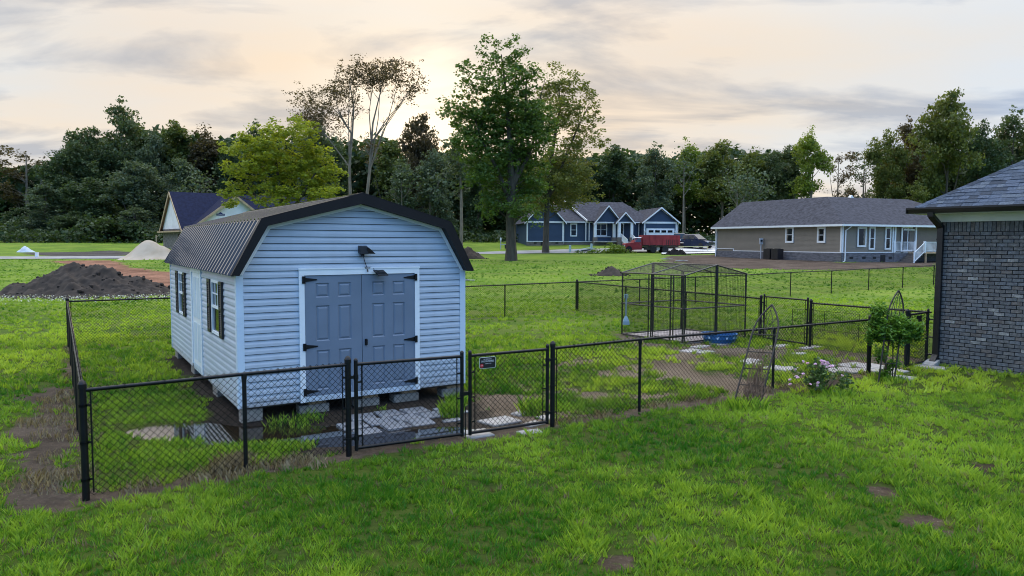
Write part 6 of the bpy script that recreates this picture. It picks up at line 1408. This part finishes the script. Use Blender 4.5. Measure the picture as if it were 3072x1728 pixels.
# twin sparse trees over the shed roof
dp = 86.; rngp = [(882,620),(922,620)]
for i, (la, px, lobd, seed, trk_) in enumerate((
    ('left one of the twin sparse trees above the shed, its crown spreading to the left', 884, [(880,185,46,30,.35),(905,170,40,24,.35),(840,225,44,26,.28),(800,235,40,22,.24),(770,255,40,24,.22),(745,240,24,18,.12),(870,235,46,30,.35),(820,270,44,26,.35),(880,270,34,28,.25),(790,290,60,34,.4),(760,300,40,26,.3),(850,320,26,40,.25)], 21,
      [(884,640),(882,520),(879,420),(886,340),(890,270),(880,210)]),
    ('right one of the twin sparse trees above the shed, bare limbed before the sunset', 925, [(960,165,50,18,.35),(1010,175,44,16,.3),(1045,200,30,20,.28),(940,195,40,20,.4),(985,200,50,20,.35),(1030,225,36,16,.2),(930,215,24,18,.25),(1015,245,34,14,.14),(905,160,28,18,.25),(960,290,14,12,.08),(930,370,26,40,.18)], 22,
      [(908,640),(920,520),(930,430),(934,360),(938,310),(950,260),(965,200)]))):
    b = A(px*1.19255, 740, dp); B_ = (b[0], dp, T1(b[0], dp)-.05); k = dp/FPX*1.19255
    pts = [tuple(D(x, y, dp, B_)) for x, y in trk_]; pts[0] = (pts[0][0], 0, -.3); rad = list(np.linspace(.24, .04, len(pts)))
    trn = [(pts, rad)]
    rr = random.Random(seed); q = pts[3]
    for j in range(6):
        l = lobd[(j*2+1) % 9]; e = D(l[0], l[1]+6, dp, B_); trn.append(([pts[2+j%2], tuple(np.array(pts[2+j%2])*.55+np.array(e)*.45+np.array((rr.uniform(-.6,.6),rr.uniform(-1,1),.5))), tuple(e)], [.085,.05,.015]))
    tm, cr = tree_mesh('sparse', Dl(lobd, dp, B_), trn, 280, 6500 if i == 0 else 5000, .23, .55, seed, MT['palebark'], per=9, minz=8)
    put_tree(la, 'sparse_tree', B_, tm, cr, MT['lf_brown'], 'twin sparse trees')
# yellow green tree in front of the unfinished house
dp = 70.; b = A(712*1.19255, 740, dp); B_ = (b[0], dp, T1(b[0], dp)-.05)
lob = Dl([(700,330,60,30,1),(640,340,50,30,.9),(775,335,46,30,.9),(600,375,46,34,.9),(680,380,70,40,1.2),(770,385,60,36,1),(580,415,36,18,.6),(640,430,70,36,1.1),(730,430,70,40,1.1),(810,420,46,28,.9),(610,480,50,28,.9),(700,490,60,34,1),(790,470,50,34,.9),(840,450,30,22,.7),(850,475,26,16,.6),(575,505,30,20,.6),(660,510,30,18,.7),(810,495,40,20,.8),(735,310,40,20,.6)], dp, B_)
trn = [([(0,0,-.3),(0,0,2),(.1,0,4),(-.3,0,7),(-.6,0,10.5)], [.36,.30,.25,.17,.05]), ([(.1,0,3.4),(1.8,.2,6),(3.4,.2,8.5)], [.2,.14,.05]), ([(.1,0,3.2),(-2,-.2,5.5),(-3.6,-.2,7.2)], [.19,.13,.05])]
tm, cr = tree_mesh('locust', lob, trn, 90, 17500, .28, .52, 31, MT['bark'], per=32, minz=2.0, leaf_up=.6)
put_tree('rounded bright yellow green tree in front of the unfinished house', 'locust_tree', B_, tm, cr, MT['lf_yellow'], 'large trees standing in the field')
# single pale trunk to the left of the maple
dp = 92.; b = A(1160*1.19255, 740, dp); B_ = (b[0], dp, T1(b[0], dp)-.05)
lob = Dl([(1160,455,28,18,.5),(1135,430,26,22,.5),(1185,430,26,26,.5),(1160,400,34,26,.5),(1150,480,22,14,.3),(1175,505,14,10,.2),(1140,370,30,24,.5)], dp, B_)
tm, cr = tree_mesh('pale', lob, [([(0,0,-.3),(.05,0,3),(0,0,7),(-.2,0,13)], [.24,.2,.17,.05])], 40, 2800, .32, .5, 33, MT['palebark'], per=18, minz=4)
put_tree('slim tree with a pale bare trunk between the shed and the big maple', 'slim_tree', B_, tm, cr, MT['lf_blue'], 'large trees standing in the field')

# trees along the edge of the wood: eight builds, copied with their own size and turn
def unit(seed, kind):
    """a tree 10 m high"""
    rng = np.random.default_rng(seed); lobes = []
    if kind == 'A':      # broad, leafy to the ground
        for k in range(20): z = rng.uniform(1.2, 8.6); r = 3.1*math.sqrt(max(.1, 1-((z-4.4)/5.6)**2)); a = rng.random()*6.28; q = r*rng.uniform(.25,.8); lobes.append((q*math.cos(a), q*math.sin(a), z, rng.uniform(.8,1.4), rng.uniform(.8,1.4), rng.uniform(.6,1.0), 1))
        lobes.append((0,0,8.8,1.0,1.0,1.1,1)); n, tb = 15000, 1.6
    elif kind == 'B':    # tall crown on a bare trunk
        for k in range(15): z = rng.uniform(4.4, 9.0); r = 2.5*math.sqrt(max(.1, 1-((z-6.7)/3.4)**2)); a = rng.random()*6.28; q = r*rng.uniform(.2,.85); lobes.append((q*math.cos(a), q*math.sin(a), z, rng.uniform(.7,1.2), rng.uniform(.7,1.2), rng.uniform(.5,.9), 1))
        lobes.append((.3,0,9.2,.7,.7,.8,1)); n, tb = 9500, 3.6
    elif kind == 'C':    # narrow, pointed
        for k in range(16): z = rng.uniform(2.6, 9.2); r = 1.9*(1-(z-2.6)/9)+.2; a = rng.random()*6.28; q = r*rng.uniform(.1,.8); lobes.append((q*math.cos(a), q*math.sin(a), z, rng.uniform(.6,.95), rng.uniform(.6,.95), rng.uniform(.5,.9), 1))
        lobes.append((0,0,9.5,.4,.4,.6,1)); n, tb = 8500, 2.4
    else:                # thin, see-through
        for k in range(14): z = rng.uniform(3.6, 9.0); r = 2.2*math.sqrt(max(.1, 1-((z-6.4)/3.8)**2)); a = rng.random()*6.28; q = r*rng.uniform(.3,.95); lobes.append((q*math.cos(a), q*math.sin(a), z, rng.uniform(.5,.9), rng.uniform(.5,.9), rng.uniform(.3,.6), 1))
        n, tb = 2300, 2.6
    lean = rng.uniform(-.3,.3); trn = [([(0,0,-.2),(lean*.2,0,2.2),(lean*.5,.1,4.8),(lean,.1,8.4)], [.17,.135,.10,.03]), ([(lean*.3,0,tb),(lean+.8,.2,tb+2.2),(lean+1.3,.2,tb+4)], [.08,.055,.02])]
    tm, cr = tree_mesh('wood_tree', lobes, trn, 46 if kind != 'S' else 60, n, .25 if kind != 'S' else .20, .55 if kind != 'S' else .42, seed, MT['palebark'] if kind in 'BS' else MT['bark'], per=26 if kind != 'S' else 10, minz=tb*.8, leaf_up=.35)
    return tm, cr
UN = {}
for kind, seeds in (('A', (101,102,103)), ('B', (111,112)), ('C', (121,122)), ('S', (131,))):
    for s in seeds: UN[(kind, s)] = unit(s, kind)
CRM = {}
def crown(key, mk):
    if (key, mk) not in CRM:
        V, Fc, t = UN[key][1]; CRM[(key, mk)] = npmesh('crown', V, Fc, MT[mk], {'tint': ('FLOAT', t)})
    return CRM[(key, mk)]
WOOD = [ # centre x, top y, half width (2576 wide copy), depth, build, seed, leaves, label
 (70,352,88,122,'S',131,'lf_brown','feathery see-through tree at the far left end of the wood'),
 (20,420,70,126,'S',131,'lf_dark','thin dark tree cut off by the left picture edge'),
 (165,372,72,112,'A',101,'lf_dark','dark tree on the left shoulder of the tall domed tree'),
 (235,312,82,116,'A',102,'lf_dark','dark tree just left of the tallest dome in the left wood'),
 (318,243,92,118,'A',103,'lf_dark','tallest dark domed tree of the left wood'),
 (395,325,66,116,'A',101,'lf_blue','dark tree on the right shoulder of the tallest dome'),
 (455,303,56,120,'C',121,'lf_olive','narrow olive topped tree between the tall dome and the yellow green tree'),
 (522,310,56,121,'C',122,'lf_brown','narrow bronze topped tree above the unfinished house roof'),
 (455,395,62,110,'B',111,'lf_blue','blue green tree with pale limbs left of the unfinished house'),
 (575,352,56,116,'A',102,'lf_dark','dark tree behind the unfinished house gable'),
 (118,455,74,108,'A',103,'lf_blue','broad dark tree at the left front corner of the wood'),
 (235,445,84,107,'A',101,'lf_dark','broad dark tree in the front row below the tallest dome'),
 (340,400,84,106,'A',102,'lf_blue','large grey green tree in front of the tallest dome'),
 (190,530,62,104,'A',102,'lf_dark','low dark tree behind the far left field'),
 (345,515,62,101,'A',103,'lf_blue','smaller grey green tree with a short trunk behind the sand pile'),
 (60,520,60,112,'A',101,'lf_dark','low dark tree near the left picture edge'),
 (270,545,60,102,'A',101,'lf_dark','low bush like tree left of the sand pile'),
 (650,300,56,118,'A',103,'lf_dark','dark crown rising just behind the yellow green tree top'),
 (800,292,66,114,'A',101,'lf_dark','dark crown right behind the yellow green tree on its right'),
 (850,345,46,112,'C',122,'lf_dark','narrow dark tree under the left twin sparse tree'),
 (975,352,48,112,'C',121,'lf_olive','olive tree right of the twin sparse trees'),
 (1062,278,68,114,'A',102,'lf_brown','round bronze crown glowing in front of the setting sun'),
 (1015,395,64,104,'A',103,'lf_blue','grey green tree above the shed roof ridge'),
 (1095,372,64,106,'A',101,'lf_blue','grey green tree left of the slim pale trunk'),
 (1200,392,60,110,'A',102,'lf_dark','dark tree behind the left side of the big maple'),
 (1320,420,60,112,'A',103,'lf_dark','dark tree behind the right side of the big maple'),
 (1440,412,58,114,'A',101,'lf_dark','dark tree behind the navy house roof'),
 (1545,364,54,118,'C',121,'lf_dark','pointed dark tree right of the airy ash tree'),
 (1645,358,76,114,'A',103,'lf_blue','broad grey green tree above the garage gable'),
 (1722,366,54,120,'B',112,'lf_bright','greener tree between two broad ones behind the garage'),
 (1815,352,76,112,'B',111,'lf_olive','tall olive crowned tree on bare pale trunks behind the parked cars'),
 (1890,368,52,118,'C',122,'lf_olive','olive topped narrow tree left of the tan house ridge'),
 (1945,372,50,116,'A',102,'lf_dark','dark tree above the left end of the tan house roof'),
 (2035,338,54,108,'B',112,'lf_bright','bright green tree standing above the tan house roof'),
 (1990,362,44,114,'C',121,'lf_dark','dark narrow tree touching the bright green tree'),
 (2105,366,48,122,'S',131,'lf_brown','thin see-through tree left of the tan house gable vent'),
 (2165,362,52,124,'S',131,'lf_dark','thin see-through tree above the tan house gable vent'),
 (2225,322,64,112,'A',101,'lf_olive','olive tree right of the sky gap over the tan house'),
 (2275,292,66,114,'A',103,'lf_brown','bronze topped tree left of the tallest right hand tree'),
 (2375,218,92,108,'A',102,'lf_olive','tallest olive tree over the right end of the tan house'),
 (2455,300,70,114,'A',101,'lf_dark','dark tree between the tallest olive tree and the brick house'),
 (2535,268,84,116,'A',103,'lf_dark','dark crown above the brick house roof'),
 (2630,300,90,118,'A',102,'lf_dark','dark tree at the right picture edge behind the brick roof'),
 (2300,455,56,104,'A',103,'lf_olive','lower olive tree just above the tan house ridge'),
]
HK = {'A': (10.0, 3.7), 'B': (10.0, 3.1), 'C': (10.0, 2.1), 'S': (9.6, 2.7)}
for i, (cx, ty_, hw, dep, kind, sd, mk, la) in enumerate(WOOD):
    b = A(cx*1.19255, 740, dep); top = A(cx*1.19255, ty_*1.19255, dep); gz = T1(b[0], dep)-.1
    sz_ = (top[2]-gz)/HK[kind][0]; sx_ = hw*1.19255*dep/FPX/HK[kind][1]
    key = (kind, sd); put_tree(la, 'forest_tree', (b[0], dep, gz), UN[key][0], crown(key, mk), None, scale=(sx_, sx_, sz_), rot=(i*2.39) % 6.28)
# bare slim trunks at the edge of the wood
for (cx, ty_, dep, la) in ((1718,430,104,'slim bare trunk in the dark wood right of the garage gable'), (1850,470,103,'slim pale trunk behind the deep blue car'), (1866,500,105,'thin trunk beside the slim pale trunk behind the deep blue car'), (1905,480,106,'slim trunk between the cars and the tan house'), (505,480,103,'slim trunk left of the unfinished house gable'), (1010,470,102,'slim trunk in the dark wood above the shed ridge'), (1080,480,104,'slim trunk right of the shed ridge')):
    b = A(cx*1.19255, 740, dep); gz = T1(b[0], dep)-.1; h = A(cx*1.19255, ty_*1.19255, dep)[2]-gz; t = thing('slim_trunk_tree', la, 'tree', (b[0], dep, gz), 0, 'slim bare trunks at the edge of the wood')
    rr = random.Random(cx); M = MB(); x1 = rr.uniform(-.3,.3); M.tube([(0,0,-.2),(x1*.3,0,h*.3),(x1*.7,0,h*.65),(x1,0,h*1.1)], [.17,.14,.11,.05], 7)
    for j in range(4): z = h*rr.uniform(.55,.95); s_ = rr.choice((-1,1)); M.tube([(x1*.8,0,z),(x1+s_*.9,.2,z+1.2),(x1+s_*1.5,.2,z+2.8)], [.06,.04,.015], 5)
    M.done('trunk', MT['palebark'], t, True)
    V, Fc, tt = leafcloud(np.random.default_rng(cx).normal(size=(420,3))*np.array((1.3,1.0,1.3))+np.array((x1,0,h*1.05)), .42, np.random.default_rng(cx+1)); put('crown', npmesh('crown', V, Fc, MT['lf_blue'], {'tint': ('FLOAT', tt)}), t)
# the wood behind: one mass of foliage, and the undergrowth at its foot
rng = np.random.default_rng(77)
def mass(name, rows, n, size, mk, seed):
    """rows: (x0, x1, top y left, top y right, depth0, depth1, foot y)"""
    rng = np.random.default_rng(seed); P_ = []
    tot = sum((r[1]-r[0])*(r[5]-r[4]+8) for r in rows)
    for x0, x1, t0, t1, d0, d1 in rows:
        m_ = int(n*(x1-x0)*(d1-d0+8)/tot); u = rng.uniform(x0, x1, m_); d = rng.uniform(d0, d1, m_); k = d/FPX*1.19255
        X = (u-1288)*k; gz = T(X, d); tp = CAMH + (612 - (t0+(t1-t0)*(u-x0)/(x1-x0)))*k
        tp = gz + (tp-gz)*((.80+.42*fbm(X/5, d/7, 90, 3)) if size > 1 else (.1+1.9*fbm(X/3.5, d/5, 90, 3)**1.6)); Z = gz + (tp-gz)*rng.random(m_)**.8
        keep = fbm(X/2.1+40, Z/1.7+d/3, 91, 3) > .35
        P_.append(np.stack([X, d, Z], -1)[keep])
    P_ = np.concatenate(P_); cl = fbm(P_[:,0]/2.5, P_[:,2]/2.5+P_[:,1], 95, 2); V, Fc, t = leafcloud(P_, size, rng, tint=cl*.9+.3*(rng.random(len(P_))-.5))
    put(name, npmesh(name, V, Fc, MT[mk], {'tint': ('FLOAT', t)}), kind='stuff')
mass('forest', [(140,420,395,355,120,136), (-120,140,455,415,122,134), (420,1000,360,375,120,136), (1000,1500,415,405,116,136), (1500,2000,405,400,122,140), (2000,2200,530,530,128,140), (2200,2850,390,340,118,140)], 120000, 1.15, 'lf_dark', 1)
mass('undergrowth', [(-100,560,560,560,98,108), (440,1400,575,580,102,112), (1340,1520,585,585,100,110), (1690,2100,590,590,103,112)], 30000, .5, 'lf_dark', 2)
# rough weeds by the left field and around the scrap at the road
mass('weeds', [(1440,1600,628,630,82.6,84.2), (1520,1600,618,622,82,83.6)], 2600, .22, 'lf_bright', 3)

# ------------------------------------------------------------------ turf
MT['straw'] = leafmat('dry_grass', (.13,.105,.06), (.33,.28,.18), .25)
blades('lawn_grass', 4.6, 8., 4300, .060, .0098, 1, clump=.45, yellow=.10)
blades('lawn_grass', 8., 12.5, 2300, .064, .0125, 2, clump=.5, yellow=.12)
blades('yard_grass', 12.5, 20., 950, .085, .018, 3, clump=.6, yellow=.14)
blades('yard_grass', 20., 33., 300, .070, .026, 4, clump=.6, yellow=.17)
blades('field_grass', 33., 64., 55, .075, .026, 5, clump=.3, yellow=.08)
blades('dry_stems', 4.6, 12.5, 150, .055, .0085, 11, clump=.85, mt='straw')
blades('dry_stems', 12.5, 22., 70, .06, .014, 12, clump=.85, mt='straw')
# taller clumps against posts, shed piers and stems
def tufts(name, spots, m, seed):
    rng = np.random.default_rng(seed); Vs = []; Fs = []; Ts = []; o = 0
    for (x, y, r, h, n) in spots:
        a = rng.random(n)*6.28; q = r*np.sqrt(rng.random(n)); X = x+q*np.cos(a); Y = y+q*np.sin(a); Z = T(X, Y); hh = h*(.5+.7*rng.random(n)); la = rng.random(n)*6.28; le = hh*(.2+.5*rng.random(n)); w = .006+.004*rng.random(n)
        bx, by = np.cos(a+1.57)*w, np.sin(a+1.57)*w; lx, ly = np.cos(la)*le, np.sin(la)*le
        V = np.empty((n,4,3)); V[:,0] = np.stack([X-bx,Y-by,Z-.01],-1); V[:,1] = np.stack([X+bx,Y+by,Z-.01],-1); V[:,2] = np.stack([X+bx*.7+lx*.4,Y+by*.7+ly*.4,Z+hh*.6],-1); V[:,3] = np.stack([X+lx,Y+ly,Z+hh],-1)
        b = np.arange(n)*4+o; Fs.append(np.concatenate([np.stack([b,b+1,b+2],-1), np.stack([b,b+2,b+3],-1)])); Vs.append(V.reshape(-1,3)); Ts.append(np.repeat(rng.random(n),4)); o += 4*n
    put(name, npmesh(name, np.concatenate(Vs), np.concatenate(Fs), m, {'tint': ('FLOAT', np.concatenate(Ts))}), kind='stuff')
sp_ = [(3.75,11.3,.30,.22,260), (5.6,12.35,.35,.16,260), (7.3,13.75,.3,.14,200), (*G(1590,1240),.18,.26,120), (*G(1620,1225),.14,.2,80)]
for a, b in ((3.1,-.7),(2.9,-1.0),(3.3,-.45),(.95,-.28),(.75,-.35),(.5,-.25)): sp_.append((*shed_xy(a,b), .2, .14 if a < 2 else .2, 60 if a < 2 else 150))
for u, v in ((330,1340),(420,1370),(520,1385),(620,1375),(690,1350),(760,1345),(830,1345),(900,1340),(480,1340),(570,1335)): sp_.append((*G(u,v), .22, .105, 150))
tufts('tall_grass', sp_, MT['grass'], 9)
sp_ = []
rr = random.Random(6)
for k in range(46):
    t = rr.random(); a, b = (P[0], P[2]) if k < 18 else ((P[3], P[6]) if k < 34 else (P[0], P[11])); x, y = np.array(a)*(1-t)+np.array(b)*t; sp_.append((x+rr.uniform(-.18,.18), y+rr.uniform(-.14,.14), .16, .10, 46))
for u, v in ((690,1400),(660,1415),(720,1395)): sp_.append((*G(u,v), .2, .16, 120))
for k in range(20): t = rr.random(); x, y = np.array((-4.9,7.2))*(1-t)+np.array((-7.8,12.2))*t; sp_.append((x+rr.uniform(-.45,.35), y, .22, .09, 50))
tufts('dry_grass', sp_, MT['straw'], 10)
# white clover heads along the foot of the soil heap
rng = np.random.default_rng(14); n = 900; u = rng.uniform(0, 560, n); v = 905 + rng.normal(size=n)*7 - u*.012
pts = np.array([(*G(a, b), 0) for a, b in zip(u, v)]); pts[:,2] = T(pts[:,0], pts[:,1]) + .12 + .05*rng.random(n)
MT['clover'] = leafmat('clover_heads', (.45,.46,.42), (.62,.62,.58), .2)
V, Fc, t = leafcloud(pts, .05, rng, aspect=1.1); put('clover_blossom', npmesh('clover_blossom', V, Fc, MT['clover'], {'tint': ('FLOAT', t)}), kind='stuff')
